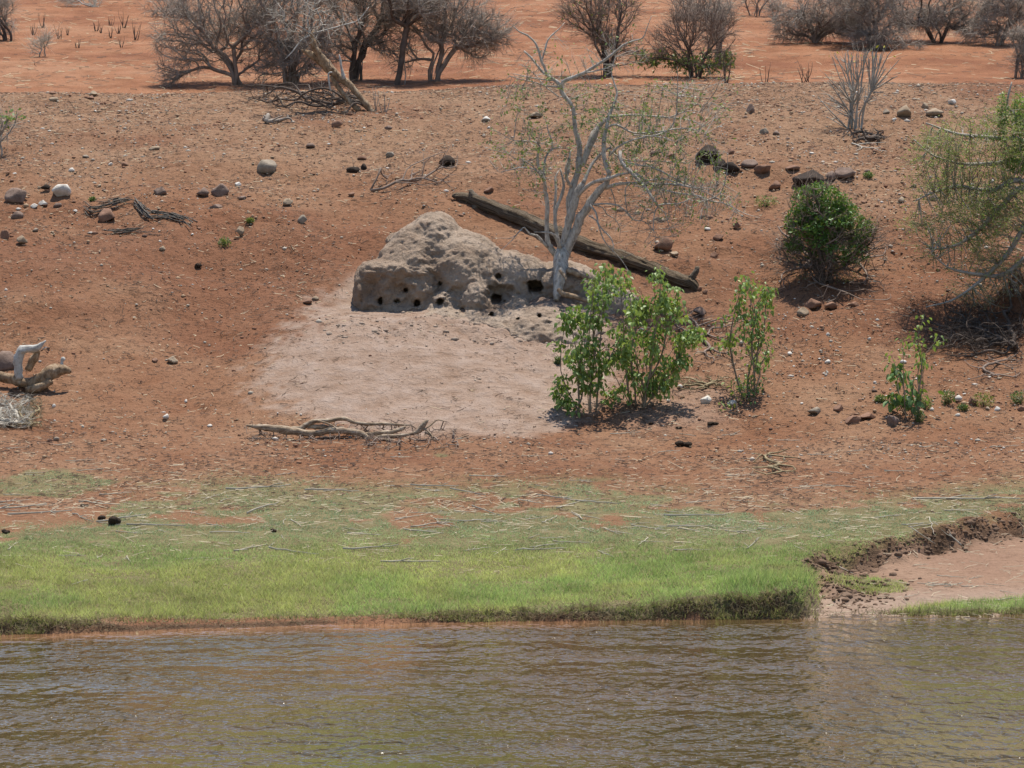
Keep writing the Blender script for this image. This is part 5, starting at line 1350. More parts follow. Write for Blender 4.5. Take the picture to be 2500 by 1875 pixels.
def ground_branches(root_px, root_row, zones, N, label, mat, seed, rt=.004, rmax=.03, name="fallen_branches", cat="dead branches", bf=.25, hgt=.25, twn=1.5, twl=.15, matm=None, group=None):
    r = np.random.default_rng(seed); b = G(root_px, root_row); k = (b[1] - CY) / F
    t = empty(name, b, label, cat, group); T_ = []
    for (x0, r0, x1, r1, n) in zones:
        a0 = G(x0, r1); a1 = G(x1, r1); top = G((x0 + x1) / 2, r0)
        y0 = min(a0[1], a1[1]); y1 = max(y0 + .25, top[1])
        u = r.random(n); yy = y0 + (y1 - y0) * r.random(n); kx = (yy - CY) / F
        xx = (x0 + (x1 - x0) * u - 1250) * kx; zz = H(xx, yy) + np.abs(r.normal(0, hgt * .5, n)) + .01
        T_.append(np.stack([xx, yy, zz], -1))
    T_ = np.vstack(T_); nn, par, pl = grow([b + np.array([0, 0, .03])], [-1], [0.0], T_, bf)
    P_, rad, ch, cnt = skeleton_mesh(nn, par, pl, rt, .45, rmax, seed, nfix=1, smooth_it=1)
    thin = wood_from(P_, rad, ch, .012, M[matm or mat], M[mat], t, "branch", maxmain=8)
    m = int(len(P_) * twn); ni = r.integers(1, len(P_), m); d = r.normal(size=(m, 3)); d[:, 2] *= .4
    thin.add(*cones(P_[ni], d, r.uniform(.4, 1.2, m) * twl, .0028, r))
    thin.build("twigs", M[mat], t)["kind"] = "stuff"
    return t
ground_branches(895, 268, [(640, 225, 860, 275, 240), (580, 232, 700, 265, 60), (740, 240, 880, 285, 120)], 0, "dark fallen branch tangle left of the leaning dead tree's foot", 'twig_dark', 71, hgt=.3, twl=.2)
ground_branches(905, 470, [(920, 415, 1125, 470, 70), (1000, 430, 1110, 470, 30)], 0, "thin brown broken branch lying above the mound", 'twig_brown', 72, hgt=.35, rmax=.022, name="broken_branch", cat="branch")
ground_branches(40, 1040, [(-30, 985, 75, 1050, 260)], 0, "heap of bleached thin twigs at the left frame edge", 'twig_white', 73, hgt=.14, twn=5, name="twig_heap", cat="twig heap")
ground_branches(70, 1035, [(40, 985, 105, 1050, 90)], 0, "tan twigs spilling right from the bleached twig heap", 'twig_tan', 74, hgt=.1, twn=3, name="twig_heap", cat="twig heap")
ground_branches(2120, 345, [(2080, 330, 2160, 350, 60)], 0, "dark root wood under the bare shrub on the right slope", 'twig_dark', 75, hgt=.12, rmax=.05, rt=.01, name="root_wood", cat="root")
ground_branches(2080, 355, [(2085, 350, 2165, 372, 14)], 0, "pale forked stick below the bare shrub on the right slope", 'twig_white', 76, hgt=.04, rmax=.018, name="stick", cat="stick")
ground_branches(2480, 860, [(2300, 760, 2500, 880, 420), (2240, 800, 2420, 880, 160)], 0, "dark brushwood heaped under the thorn tree at the right edge", 'twig_dark', 77, hgt=.3, twn=3, twl=.22, name="brushwood", cat="brushwood")
ground_branches(2400, 905, [(2350, 870, 2500, 930, 60)], 0, "grey sticks lying below the dark brushwood at right", 'twig_brown', 78, hgt=.06, twl=.18, name="stick_pile", cat="sticks")
ground_branches(1690, 820, [(1640, 760, 1800, 900, 130)], 0, "brown twig litter tangle between the two leafy shrubs", 'twig_brown', 79, hgt=.08, twl=.16, name="twig_tangle", cat="twigs")
ground_branches(1720, 950, [(1640, 925, 1790, 960, 110)], 0, "dry stick tangle at the right foot of the large leafy shrub", 'twig_tan', 80, hgt=.08, twl=.14, name="twig_tangle", cat="twigs")
ground_branches(1985, 640, [(1890, 560, 2000, 720, 70), (2000, 600, 2180, 760, 110)], 0, "thin bare stems trailing around the dense green bush's foot", 'twig_brown', 81, hgt=.3, twl=.25, name="trailing_stems", cat="stems")
ground_branches(650, 303, [(640, 285, 655, 305, 12), (655, 296, 720, 303, 12)], 0, "small bleached root stump on the slope left of the dead tree", 'twig_grey', 82, hgt=.12, rmax=.045, rt=.012, name="root_stump", cat="stump")
ground_branches(1868, 1120, [(1835, 1110, 1960, 1170, 40)], 0, "pale forked branch with fine twigs on the soil above the right grass", 'twig_tan', 83, hgt=.08, rmax=.02, rt=.006, name="branch", cat="branch")

# ------------------------------------------------------------------ forked stump and driftwood
def stump():
    g = G(80, 955); Y0 = g[1] + .1
    t = empty("forked_stump", g, "forked dead stump with a bleached upright limb lying at the left edge", "stump")
    o = (0, 800); s = 240 / 762
    sp = [(o, s, [(-60, 360, 34), (40, 385, 40), (130, 410, 44), (230, 430, 50), (320, 400, 62), (400, 345, 62), (470, 325, 50), (520, 330, 36), (548, 350, 14)], 0, -.05, 'log_body'),
          (o, s, [(150, 400, 34), (140, 320, 36), (140, 250, 38), (160, 185, 38), (210, 165, 34), (280, 160, 32), (320, 130, 22), (355, 100, 6)], -.06, -.1, 'bleached_limb'),
          (o, s, [(215, 330, 30), (245, 270, 34), (280, 210, 34), (300, 170, 22)], .02, -.02, 'limb'),
          (o, s, [(480, 330, 26), (478, 270, 16), (492, 240, 22), (500, 230, 8)], 0, 0, 'knot'),
          (o, s, [(330, 170, 8), (345, 155, 6), (365, 152, 3)], -.1, -.12, 'splinter'),
          (o, s, [(200, 480, 26), (300, 465, 36), (400, 410, 30)], -.12, -.12, 'lower_limb')]
    limbs(t, sp, Y0, {'log_body': 'dead', 'bleached_limb': 'bone', 'limb': 'dead', 'knot': 'bone', 'splinter': 'bone', 'lower_limb': 'dead'}, None, .03, .5, 18, .95)
stump()

def driftwood():
    g = G(860, 1068); Y0 = g[1]
    t = empty("driftwood_branch", g, "long tan driftwood branch with a raised limb lying below the pale apron", "driftwood")
    o = (580, 980); s = 600 / 1270
    sp = [([(45, 125, 4), (110, 132, 12), (200, 142, 17), (270, 152, 18), (330, 162, 16), (400, 165, 14), (480, 152, 14), (560, 152, 14), (640, 168, 13), (690, 205, 9)], 0, -.05),
          ([(265, 146, 13), (330, 138, 13), (370, 112, 12), (420, 100, 10), (480, 98, 9), (550, 88, 9), (600, 108, 8), (680, 118, 8), (760, 115, 7), (830, 120, 5), (900, 125, 2)], 0, .15),
          ([(360, 130, 9), (440, 133, 12), (500, 142, 10), (560, 150, 8)], .05, .08),
          ([(650, 172, 9), (740, 162, 11), (800, 158, 10), (850, 140, 9), (868, 128, 5)], 0, .05),
          ([(690, 205, 9), (740, 182, 9), (830, 178, 8), (900, 168, 7), (940, 150, 12), (965, 115, 12), (985, 95, 4)], -.05, -.1),
          ([(860, 195, 6), (960, 205, 8), (1040, 205, 7), (1110, 200, 5), (1195, 175, 2)], -.1, 0),
          ([(950, 135, 6), (990, 160, 4), (1020, 200, 4), (1060, 230, 3), (1145, 247, 3)], -.1, -.3),
          ([(960, 150, 4), (1000, 120, 4), (1035, 95, 3), (1080, 107, 1.5)], -.1, .1),
          ([(970, 160, 5), (1005, 180, 5), (1022, 225, 4)], -.1, -.25),
          ([(410, 98, 4), (480, 120, 4), (520, 148, 3)], -.02, -.06),
          ([(700, 195, 6), (800, 200, 6), (900, 215, 5), (1020, 215, 4)], -.1, -.2),
          ([(30, 225, 6), (90, 235, 12), (150, 248, 5)], -.35, -.35),
          ([(262, 270, 10), (278, 255, 12), (290, 240, 4)], -.5, -.5),
          ([(530, 262, 4), (570, 250, 6), (610, 258, 3)], -.5, -.5)]
    al = limbs(t, [(o, s, a, b, c, 'limb') for a, b, c in sp], Y0, 'drift', None, .04, .4, 9, 1.35)
    r = np.random.default_rng(91); nodes = np.vstack([a[::2, :3] for a in al[:-3]])
    T_ = []
    for (x0, r0, x1, r1, n) in [(880, 1055, 1120, 1105, 190), (600, 1062, 820, 1085, 90), (780, 1035, 1010, 1085, 110)]:
        xx = r.uniform(x0, x1, n); rr = r.uniform(r0, r1, n)
        for a, b_ in zip(xx, rr):
            q = G(a, b_); T_.append(q + np.array([0, 0, abs(r.normal(0, .04)) + .01]))
    nn, par, pl = grow(list(nodes), [-1] * len(nodes), [0.0] * len(nodes), np.array(T_), .3); ch, cnt = chains(par, 0)
    rad = np.minimum(.0035 * cnt ** .42, .012); b = Buf()
    for run in ch:
        if len(run) < 2: continue
        a = np.array(run); b.add(*tube_np(nn[a], rad[a], 3, cap=False))
    ni = r.integers(0, len(nn), 700); d = r.normal(size=(700, 3)); d[:, 2] *= .5
    b.add(*cones(nn[ni], d, r.uniform(.04, .16, 700), .003, r))
    b.build("twigs", M['twig_brown'], t)["kind"] = "stuff"
driftwood()

def bark_slabs():
    g = G(330, 565); t = empty("weathered_bark", g, "split grey weathered bark and dead wood pieces on the left slope", "dead wood")
    r = np.random.default_rng(95)
    def slab(pts, wd, th, nm):
        P4 = []
        for (x, y) in pts:
            q = G(x, y + 6); P4.append(P(x, y, q[1]))
        p = spline(np.hstack([np.array(P4), np.ones((len(P4), 1)) * .05]), .03)[:, :3]; n = len(p); b = Buf()
        m = int(20 * wd / .09) + 7
        for j in range(m):
            a = int(r.integers(0, max(1, n // 2))); e = min(n, a + int(r.integers(3, max(5, n // 2 + 3))))
            if e - a < 3: continue
            q = p[a:e].copy(); off = (j / (m - 1) - .5) * 2
            q[:, 1] += off * wd * np.linspace(r.uniform(.3, 1.3), r.uniform(.3, 1.5), len(q)) * .9; q[:, 2] += 0; q[:, 1] += np.linspace(0, r.normal(0, .05), len(q)); q[:, 0] += off * wd * .3
            q[:, 2] = H(q[:, 0], q[:, 1]) + th * (1 - off * off) * r.uniform(.5, 1.2) + .01 + .015 * fb3(q, 6, 2, j)
            rr = np.full(len(q), wd / m * r.uniform(.9, 3.2)); rr[0] *= .25; rr[-1] *= .2
            b.add(*tube_np(q, rr, 5, .6, j))
        b.build(nm, M['slab'], t, smooth=False)
    slab([(205, 500), (225, 515), (260, 508), (310, 495), (355, 500)], .09, .10, 'bark_piece')
    slab([(325, 490), (350, 515), (380, 535), (400, 545)], .10, .08, 'bark_piece')
    slab([(350, 525), (400, 525), (440, 535), (475, 555)], .13, .06, 'bark_piece')
    slab([(250, 562), (300, 565), (345, 558), (370, 548)], .06, .05, 'bark_piece')
    slab([(240, 492), (280, 488), (330, 486)], .03, .04, 'bark_piece')
    slab([(330, 565), (370, 568), (420, 566)], .02, .03, 'bark_piece')
bark_slabs()

# ------------------------------------------------------------------ leafy shrubs: leaves are parts
def leaf_mesh(nm, L, W, bend, mat):
    xs = [0, .18, .45, .75, 1.0]; ws = [.03, .42, .5, .3, .0]; V = []; 
    for x, w_ in zip(xs, ws):
        z = -bend * x * x * L
        V += [(x * L, -w_ * W, z + .08 * L * w_), (x * L, 0, z), (x * L, w_ * W, z + .08 * L * w_)]
    Q = []
    for i in range(4):
        a = i * 3; Q += [(a, a + 3, a + 4, a + 1), (a + 1, a + 4, a + 5, a + 2)]
    me = mesh_data(nm, np.array(V), None, np.array(Q)); me.materials.append(mat); return me
LV = {m: [leaf_mesh("leaf", 1.0, .62, .35, M[m]), leaf_mesh("leaf", 1.0, .75, .6, M[m]), leaf_mesh("leaf", 1.0, .5, .2, M[m])] for m in ('leafbright', 'leafdark')}
from mathutils import Matrix
def leafy_shrub(base_px, base_row, clusters, label, seed, mat='leafbright', leaf=.066, per=30, stems=9, npart=290, name="leafy_shrub", cat="shrub", group=None, rmax=.018, scat=1.25):
    r = np.random.default_rng(seed); b = G(base_px, base_row) - np.array([0, 0, .02]); Y0 = b[1]; k = (Y0 - CY) / F
    t = empty(name, b, label, cat, group)
    T_ = []
    for (x, y, n, sp_) in clusters:
        for _ in range(n):
            T_.append(P(x + r.normal(0, sp_ * scat), y + r.normal(0, sp_ * scat), Y0 + r.normal(0, sp_ * k * 1.6 + .08)))
    T_ = np.array(T_); gz = H(T_[:, 0], T_[:, 1]); T_[:, 2] = np.maximum(T_[:, 2], gz + .08)
    mids = (T_ * .5 + b * .5) + r.normal(0, .05, T_.shape); mids = mids[::2]; mids[:, 2] = np.maximum(mids[:, 2], b[2] + .05)
    nodes = [b] + [b + np.array([r.normal(0, .07), r.normal(0, .05), 0]) for _ in range(stems)]; par = [-1] + [0] * stems; pl = [0.0] * (stems + 1)
    nn, par, pl = grow(nodes, par, pl, np.vstack([mids, T_]), .8)
    P_, rad, ch, cnt = skeleton_mesh(nn, par, pl, .0038, .45, rmax * .75, seed, nfix=1 + stems, smooth_it=1)
    thin = wood_from(P_, rad, ch, .009, M['stem_tan'], M['stem_tan'], t, "stem", maxmain=16)
    o = thin.build("twigs", M['stem_tan'], t)
    if o: o["kind"] = "stuff"
    pos = []; 
    for c in T_:
        for _ in range(per):
            pos.append(c)
    pos = np.array(pos); n = len(pos); order = r.permutation(n)
    lm = LV[mat]; rest = Buf(); inv = np.array(b)
    base_co = []
    for me in lm:
        v = np.zeros(len(me.vertices) * 3, np.float32); me.vertices.foreach_get("co", v); base_co.append(v.reshape(-1, 3))
    Qs = np.array([p.vertices[:] for p in lm[0].polygons])
    # leaves nearest the camera become the individual parts
    for rank, i in enumerate(order):
        az = r.uniform(0, 6.28); tilt = r.uniform(.1, 1.25); roll = r.normal(0, .5); L = leaf * r.uniform(.55, 1.25)
        R_ = Matrix.Rotation(az, 4, 'Z') @ Matrix.Rotation(tilt, 4, 'Y') @ Matrix.Rotation(roll, 4, 'X')
        off = np.array([math.cos(az), math.sin(az), 0]) * r.uniform(0, .07) + np.array([r.normal(0, .045), r.normal(0, .045), r.uniform(-.12, .07)])
        p = pos[i] + off; vi = int(r.integers(3))
        Mx = Matrix.Translation(Vector(p - inv)) @ R_ @ Matrix.Scale(L, 4)
        if rank < npart:
            ob = bpy.data.objects.new("leaf", lm[vi]); ob.parent = t; ob.matrix_local = Mx; link(ob)
        else:
            m_ = np.array(Mx); v = base_co[vi] @ m_[:3, :3].T + m_[:3, 3] + inv; rest.add(v, None, Qs)
    o = rest.build("foliage", M[mat], t)
    if o: o["kind"] = "stuff"
    return t
M['stem_tan'] = mat_simple("shrub_stem", (.17, .13, .09), (.36, .29, .21), 8, .8, .2, .004)
leafy_shrub(1440, 1005, [(1395, 760, 3, 10), (1410, 780, 4, 14), (1400, 830, 4, 16), (1410, 870, 4, 16), (1440, 840, 5, 16), (1455, 790, 4, 15), (1460, 740, 4, 14), (1470, 710, 3, 12), (1450, 690, 3, 10), (1480, 690, 2, 10),
    (1400, 920, 4, 14), (1430, 930, 4, 14), (1400, 970, 4, 12), (1370, 970, 2, 7), (1365, 935, 2, 7), (1440, 900, 5, 16), (1480, 850, 3, 14), (1500, 665, 1, 6), (1475, 950, 3, 12)],
    "large bright green leafy shrub, left half beside the termite mound", 501, npart=290)
leafy_shrub(1552, 992, [(1530, 700, 3, 12), (1550, 735, 5, 14), (1560, 755, 4, 12), (1605, 668, 2, 7), (1625, 705, 3, 10), (1610, 725, 2, 8), (1615, 760, 4, 12), (1640, 745, 2, 8), (1660, 755, 2, 7), (1590, 800, 5, 16),
    (1530, 800, 4, 16), (1510, 860, 5, 16), (1570, 850, 5, 18), (1610, 870, 4, 14), (1550, 900, 5, 16), (1600, 910, 4, 14), (1640, 900, 4, 12), (1655, 880, 2, 8), (1660, 830, 4, 10), (1685, 815, 3, 8), (1700, 812, 2, 6), (1672, 878, 2, 8),
    (1540, 950, 3, 12), (1590, 940, 3, 12), (1620, 940, 2, 8), (1530, 855, 3, 10)],
    "large bright green leafy shrub, right half with outlying leafy sprigs", 502, npart=290)
leafy_shrub(1838, 965, [(1815, 690, 4, 10), (1830, 705, 4, 12), (1870, 700, 4, 10), (1880, 715, 3, 8), (1855, 745, 3, 12), (1795, 750, 3, 8), (1835, 760, 3, 12), (1770, 775, 1, 5), (1810, 795, 3, 10), (1850, 790, 3, 10), (1865, 820, 3, 10), (1780, 825, 2, 6),
    (1775, 840, 2, 6), (1830, 830, 3, 12), (1878, 845, 2, 6), (1760, 845, 1, 5), (1840, 870, 3, 12), (1862, 885, 2, 8), (1820, 920, 2, 8)],
    "tall narrow leafy shrub on open soil right of the large shrub", 503, leaf=.062, per=17, stems=5, npart=280, scat=.8)
leafy_shrub(1800, 1005, [(1790, 940, 1, 4), (1766, 980, 1, 5), (1790, 965, 1, 4)], "thin pale stem with a few leaves in front of the narrow shrub", 504, leaf=.06, per=9, stems=1, npart=200)
leafy_shrub(2225, 1030, [(2248, 785, 1, 4), (2248, 815, 1, 4), (2230, 830, 1, 4), (2210, 842, 1, 5), (2280, 840, 1, 5), (2245, 845, 1, 4), (2245, 865, 2, 6), (2255, 880, 2, 6), (2180, 865, 1, 4)], "slim sapling with sparse bright leaves near the right edge", 505, leaf=.062, per=15, stems=2, npart=250, name="sapling", cat="sapling", rmax=.014)
leafy_shrub(2212, 1012, [(2190, 900, 2, 6), (2200, 925, 2, 8), (2220, 920, 1, 6), (2185, 965, 2, 8), (2205, 960, 3, 8), (2235, 955, 2, 8), (2215, 975, 2, 8)], "low dark-leaved plant wrapped round the slim sapling's stem", 506, mat='leafdark', leaf=.095, per=12, stems=3, npart=250, name="leafy_plant", cat="plant")
leafy_shrub(1815, 968, [(1815, 950, 5, 14), (1835, 955, 4, 12), (1850, 945, 3, 10), (1800, 955, 2, 8)], "low dark green bush at the foot of the tall narrow shrub", 507, mat='leafdark', leaf=.04, per=14, stems=5, npart=150)

# small green plants
def tuft(px, row, w_, h_, label, seed, mat='leafsmall', n=260, name="small_plant"):
    r = np.random.default_rng(seed); g = G(px, row); k = (g[1] - CY) / F
    t = empty(name, g, label, "small plant"); q = ellip(n, g + np.array([0, 0, h_ * k * .4]), (w_ * k / 2, w_ * k / 2.5, h_ * k * .55), r)
    q[:, 2] = np.maximum(q[:, 2], H(q[:, 0], q[:, 1]))
    V, T = leaf_quads(q, r.uniform(.018, .05, n), .4, r, -.5); o = mk("leaves", V, T, None, M[mat], t); o["kind"] = "stuff"
    d = r.normal(0, .6, (24, 3)); d[:, 2] = np.abs(d[:, 2]) + .6
    V, T, Q = cones(np.repeat(g[None], 24, 0), d, h_ * k * .8, .003, r); mk("stems", V, T, Q, M['twig_tan'], t)
for i, a in enumerate([(2315, 985, 36, 34, "low light green plant left of the white rock near the right edge"), (2402, 992, 58, 34, "widest low green plant around the dark red upright rock"),
    (2485, 985, 44, 32, "low pale green plant at the right frame edge"), (2350, 1002, 28, 16, "small yellowish sprig below the white rock"), (2258, 1000, 40, 34, "light green low plant right of the sapling stem"),
    (2150, 982, 30, 16, "tiny pale plant left of the dark-leaved plant"), (2245, 1032, 26, 30, "dry greenish tuft at the sapling's base"), (547, 600, 32, 20, "green-grey tuft in the crumbled earth left of the mound"),
    (225, 492, 14, 10, "tiny green tuft above the weathered bark"), (610, 545, 18, 10, "tiny green tuft right of the upright pointed stone"), (1870, 505, 60, 30, "small green plant left of the dense green bush"),
    (2120, 435, 26, 14, "tiny yellow-green tuft right of the wedge-shaped dark rock"), (1250, 520, 50, 16, "pale green sprouts under the bare tree's left side"), (1362, 890, 14, 18, "little leafy sprout at the left of the large shrub"), (1362, 800, 14, 12, "little green sprout on the mound's lower right")]):
    tuft(*a, seed=600 + i)

# dense dark green bush
t = bare_bush(2010, 0, [(2010, 520, 95, 80, 0), (2060, 590, 85, 75, 0), (1960, 590, 70, 75, 0), (2020, 640, 95, 50, -.1), (1925, 620, 40, 55, 0), (2115, 600, 42, 60, 0)], 1700, "dense dark green bush rooted on a brown earth clod", seed=41, base_row=690, name="green_bush", matt='twig_brown', matm='twig_dark', stems=9, twl=.28, twn=1.2, rag=.5, droop=.1)
def dense_leaves(t, Y0, zones, mat, n, size, seed, asp=.45):
    r = np.random.default_rng(seed); k = (Y0 - CY) / F; T_ = []
    tot = sum(z[2] * z[3] for z in zones)
    for (cx, cy, rx, rz) in zones:
        T_.append(ellip(int(n * rx * rz / tot), P(cx, cy, Y0), (rx * k, rx * k * .85, rz * k), r, 0))
    q = np.vstack(T_); q = q + .13 * np.stack([fb3(q, 2.6, 2, 5), fb3(q, 2.6, 2, 6), fb3(q, 2.6, 2, 7)], -1); m = fb3(q, 4.2, 2, seed) > -.08; q = q[m]
    V, T = leaf_quads(q, r.uniform(.6, 1.3, len(q)) * size, asp, r); o = mk("leaves", V, T, None, M[mat], t); o["kind"] = "stuff"
gY = t.location[1]
dense_leaves(t, gY, [(2000, 505, 72, 55), (1990, 545, 88, 60), (2055, 550, 72, 50), (2030, 600, 85, 45), (1940, 590, 30, 30)], 'leafgreen', 17000, .055, 42)
dense_leaves(t, gY, [(2060, 640, 70, 50), (2100, 560, 38, 50), (1960, 640, 40, 40)], 'leafolive', 2200, .035, 43, .3)

# thorn tree at the right edge
def thorn():
    Y0 = 14.6; b = onto(2590, Y0)
    t = empty("thorn_tree", b, "spreading thorn tree with fine green leaflets overhanging from the right edge", "tree")
    k = (Y0 - CY) / F
    sp = [((0, 0), 1, [(2590, 700, 26), (2600, 600, 24), (2590, 500, 20), (2560, 430, 16)], 0, 0, 'trunk'),
          ((0, 0), 1, [(2600, 560, 14), (2540, 470, 10), (2480, 440, 8), (2420, 465, 6), (2340, 455, 5), (2280, 470, 3), (2235, 490, 2)], 0, -.3, 'limb'),
          ((0, 0), 1, [(2560, 430, 10), (2500, 345, 7), (2440, 338, 6), (2380, 332, 5), (2330, 325, 4), (2260, 300, 2)], 0, .2, 'limb'),
          ((0, 0), 1, [(2590, 520, 12), (2500, 460, 9), (2440, 510, 7), (2380, 570, 6), (2330, 600, 4), (2270, 610, 2)], 0, -.2, 'limb'),
          ((0, 0), 1, [(2600, 600, 12), (2520, 540, 9), (2460, 620, 7), (2400, 680, 5), (2330, 730, 3), (2260, 750, 2)], 0, -.5, 'limb'),
          ((0, 0), 1, [(2580, 500, 10), (2500, 400, 7), (2420, 400, 6), (2350, 400, 4), (2280, 380, 3), (2230, 340, 2)], 0, .4, 'limb'),
          ((0, 0), 1, [(2600, 600, 10), (2520, 620, 8), (2450, 670, 6), (2390, 670, 5), (2320, 655, 3), (2275, 620, 1.5)], 0, -.6, 'limb'),
          ((0, 0), 1, [(2560, 430, 8), (2500, 300, 6), (2460, 260, 4), (2470, 200, 2)], 0, .1, 'limb')]
    al = limbs(t, sp, Y0, {'trunk': 'bark_twig', 'limb': 'bark_twig'}, None, .05, .3, 8)
    r = np.random.default_rng(45); nodes = np.vstack([a[::2, :3] for a in al[1:]]); T_ = []
    for (cx, cy, rx, rz, n) in [(2420, 470, 140, 110, 420), (2330, 560, 105, 120, 270), (2460, 560, 95, 130, 380), (2300, 400, 80, 90, 170), (2470, 330, 60, 90, 160), (2420, 700, 90, 70, 200), (2350, 340, 85, 55, 120)]:
        T_.append(ellip(n, P(cx, cy, Y0 + r.uniform(-.2, .2)), (rx * k, .75, rz * k), r))
    T_ = np.vstack(T_)
    nn, par, pl = grow(list(nodes), [-1] * len(nodes), [0.0] * len(nodes), T_, .9); ch, cnt = chains(par, 0)
    rad = np.minimum(.0030 * cnt ** .40, .012); bf_ = Buf(); dk = Buf()
    for run in ch:
        if len(run) < 2: continue
        a = np.array(run); (bf_ if r.random() < .6 else dk).add(*tube_np(nn[a], rad[a], 3, cap=False))
    N0 = len(nodes); m = 4200; ni = r.integers(N0, len(nn), m); pp = nn[np.maximum(par[ni], 0)]; d = nn[ni] - pp; d /= (np.linalg.norm(d, axis=1, keepdims=True) + 1e-6)
    d[:, 2] *= .45; d = d + r.normal(0, .4, d.shape) + np.array([-.85, -.1, .12])
    tl = r.uniform(.1, .42, m); V, T, Q = cones(nn[ni], d, tl, .0028, r); dk.add(V, T, Q); dn = d / np.linalg.norm(d, axis=1, keepdims=True)
    bf_.build("twigs", M['bark_twig'], t)["kind"] = "stuff"; dk.build("fine_twigs", M['twig_olive'], t)["kind"] = "stuff"
    tips = nn[N0:]
    ki = r.integers(m, size=14000); q = nn[ni][ki] + dn[ki] * (tl[ki] * r.uniform(.2, 1.0, 14000))[:, None] + r.normal(0, .016, (14000, 3)); px, row = proj(q[:, 0], q[:, 1], q[:, 2]); q = q[r.random(len(q)) < sm(720 - row, 0, 200) * .9 + .06]
    V, T = leaf_quads(q, r.uniform(.02, .05, len(q)), .35, r); mk("leaves", V, T, None, M['leafspring'], t)["kind"] = "stuff"
    q = ellip(350, P(2440, 500, Y0 - .3), (30 * k, .2, 40 * k), r); V, T = leaf_quads(q, .028, .6, r); mk("yellow_leaves", V, T, None, M['leafyellow'], t)["kind"] = "stuff"
    q = np.vstack([ellip(600, P(2448, 290, Y0), (14 * k, .12, 70 * k), r), ellip(1100, P(2490, 300, Y0), (25 * k, .25, 80 * k), r), ellip(1200, P(2490, 390, Y0), (45 * k, .3, 40 * k), r)])
    V, T = leaf_quads(q, r.uniform(.03, .06, len(q)), .45, r); mk("vine_leaves", V, T, None, M['leafbright'], t)["kind"] = "stuff"
M['twig_olive'] = mat_simple("olive_twig", (.19, .17, .08), (.46, .43, .25), 6, .8, .1, .003)
thorn()

# bare shrub at right, left edge shrub
bare_bush(2085, 0, [(2040, 220, 55, 70, 0), (2110, 200, 60, 70, 0), (2070, 160, 60, 40, 0)], 150, "pale bare many-stemmed shrub on the upper right slope", "shrub", name="bare_shrub", seed=51, base_row=312, stems=11, matm='bark_twig', matt='bark_twig', rt=.006, rmax=.02, bf=.9, twl=.22, twn=1.6, thr=.012,
          leaves=('leafyellow', 16, .07, .5, lambda px, row: row < 150))
bare_bush(0, 0, [(20, 300, 40, 40, 0), (0, 320, 20, 30, 0)], 60, "small grey-stemmed shrub with a few green leaves at the left frame edge", "shrub", name="small_shrub", seed=52, base_row=380, stems=4, matm='bark_twig', matt='bark_twig', rt=.006, rmax=.022, bf=.7,
          leaves=('leafbright', 60, .08, .55, lambda px, row: row < 290))

# ------------------------------------------------------------------ dung
def dung(px, row, w_, h_, label):
    g = G(px, row); k = (g[1] - CY) / F; v, f = ICO[3]; sd_ = int(px + row)
    r = np.random.default_rng(sd_); b = Buf()
    for j in range(5):
        c = np.array([r.normal(0, w_ * k * .2), r.normal(0, w_ * k * .15), h_ * k * r.uniform(.2, .55)])
        vv = v * np.array([w_, w_, h_]) * k * r.uniform(.25, .42); vv += (.12 * w_ * k * .5 * fb3(v * 2 + j, 3, 3, sd_))[:, None] * v
        b.add(vv + c + g, f)
    o = b.build("dung", M['dung'], None, g); tag(o, label, "dung")
for a in [(279, 1280, 30, 22, "largest dark dung ball on the left grass edge"), (247, 1270, 20, 13, "smaller dark dung ball beside the largest one"), (1667, 1090, 26, 18, "brown dung ball on bare soil right of the sapling shadow"),
          (669, 1300, 13, 11, "small black dung pellet on the grass"), (12, 1303, 18, 12, "dark dung lump at the left frame edge"), (1739, 1036, 22, 9, "flat brown dung patch below the tall narrow shrub"),
          (1657, 1048, 12, 6, "tiny dung lump left of the flat brown patch"), (486, 655, 16, 14, "cluster of dark droppings on the red soil left of the mound"), (1589, 1037, 10, 8, "small dark lump in the large shrub's shadow edge"),
          (206, 1236, 16, 6, "low dark dropping on the bare red patch at left")]:
    dung(*a)

# ------------------------------------------------------------------ sticks on the grass
def stick_mesh(i):
    r = np.random.default_rng(700 + i); b = Buf(); n = 7
    x = np.linspace(-.5, .5, n); y = np.cumsum(r.normal(0, .035, n)); z = np.abs(r.normal(0, .008, n)) + .012
    r0 = .015
    b.add(*tube_np(np.stack([x, y - y.mean(), z], -1), np.linspace(r0, r0 * .45, n), 5, .2, i))
    for _ in range(int(r.integers(0, 4))):
        j = int(r.integers(1, n - 2)); p = np.array([x[j], y[j] - y.mean(), z[j]]); d = np.array([r.uniform(.1, .3), r.choice([-1, 1]) * r.uniform(.08, .25), r.uniform(0, .06)])
        b.add(*tube_np(np.array([p, p + d * .5 + r.normal(0, .015, 3), p + d]), [r0 * .6, r0 * .45, r0 * .2], 4, 0, i))
    V = np.concatenate(b.V); me = mesh_data("stick", V, np.concatenate(b.T), np.concatenate(b.Q)); me.materials.append(M['stick']); return me
M['stick'] = mat_simple("bleached_stick", (.42, .36, .27), (.68, .61, .50), 8, .8, .1, .002)
STK = {}
SM = [stick_mesh(i) for i in range(16)]
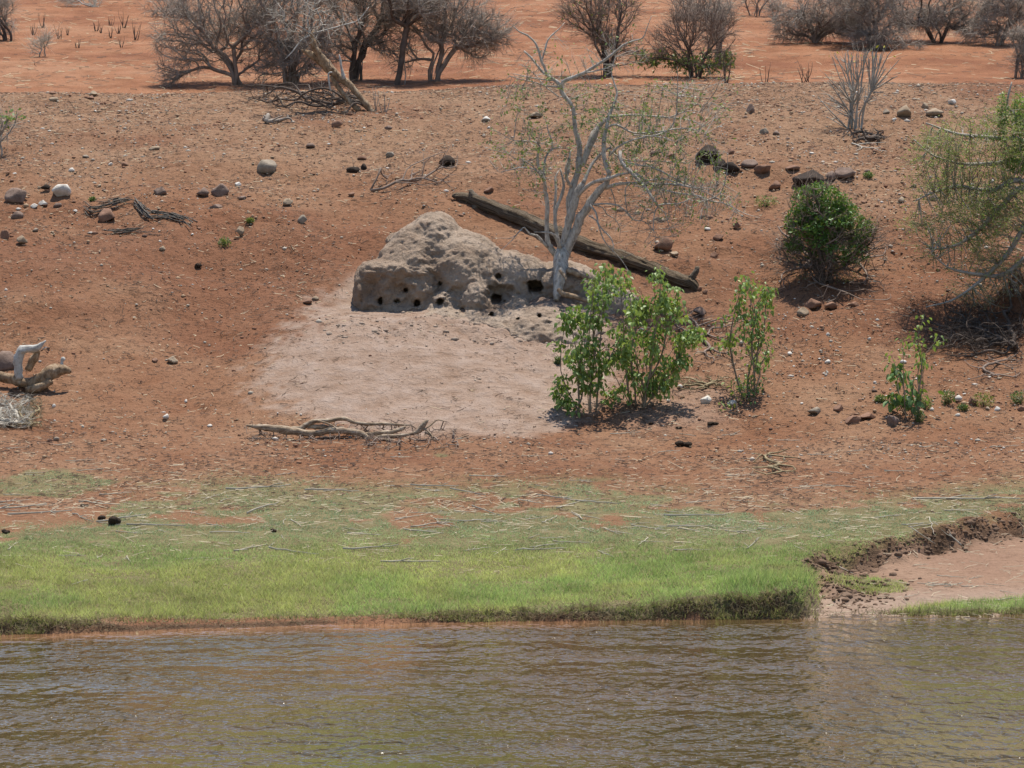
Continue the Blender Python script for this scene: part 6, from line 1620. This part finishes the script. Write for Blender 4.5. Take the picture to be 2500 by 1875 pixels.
def stick(px, row, L, ang, label, group, i, fat=1.0):
    g = G(px, row); k = (g[1] - CY) / F; o = bpy.data.objects.new("stick", SM[i % 16]); Lm = L * k
    e = np.array([math.cos(ang), math.sin(ang)]) * Lm / 2
    dz = float(H(g[0] + e[0], g[1] + e[1]) - H(g[0] - e[0], g[1] - e[1]))
    o.location = g + np.array([0, 0, .006]); o.rotation_euler = (0, -math.atan2(dz, Lm), ang); s = Lm; f = fat * (.45 + .35 / max(s, .1) * .4)
    o.scale = (s, s * (.55 if L > 110 else 1), min(.9, s * 1.2)); tag(link(o), label, "stick", group)
    if group: STK.setdefault(group, []).append((o, px, row, "long" if L > 85 else "short"))
rs = np.random.default_rng(13)
for i in range(150):
    row = float(np.clip(rs.normal(1285, 50), 1190, 1440)); px = rs.uniform(20, 2480)
    if px > 1960 and row > 1325: continue
    stick(px, row, rs.uniform(35, 120) * (.7 + rs.random() ** 3), rs.normal(.0, .75), "thin bleached stick lying on the riverside grass", "bleached sticks strewn on the grass", i)
for i in range(40):
    row = rs.uniform(1060, 1190); px = rs.uniform(20, 2480)
    stick(px, row, rs.uniform(30, 80), rs.normal(0, .5), "thin dry stick on the bare soil above the grass", "dry sticks on soil above the grass", i)
for i in range(14):
    px = rs.uniform(2050, 2480); row = rs.uniform(1375, 1475)
    stick(px, row, rs.uniform(35, 90), rs.normal(0, .6), "pale stick on the sandy gap at the water's right side", "sticks on the sandy gap", i)
for (px, row, L, a, lab, j) in [(1695, 1262, 150, .05, "thick brown crooked stick right of centre on the grass", 3), (1690, 1288, 120, -.02, "long white stick just below the thick brown one", 5), (2360, 1222, 260, .02, "longest thin branch on the grass near the right edge", 7),
                               (1190, 1245 - 80, 90, 0, "curved tan branch on the soil below the driftwood", 9), (1335, 1335, 95, .5, "forked stick pointing up right in mid grass", 11)]:
    stick(px, row, L, a, lab, None, j, 1.6)

number_labels(STK["bleached sticks strewn on the grass"], COLS_UP, "{n} {look} bleached stick down the grass below {col}")
number_labels(STK["dry sticks on soil above the grass"], COLS_UP, "{n} {look} dry stick on the soil above the grass, below {col}")
number_labels(STK["sticks on the sandy gap"], COLS_UP, "{n} {look} pale stick down the sandy gap below {col}")
print("objects", len(bpy.data.objects), "tris", sum(len(m.loops) - 2 * len(m.polygons) for m in bpy.data.meshes))
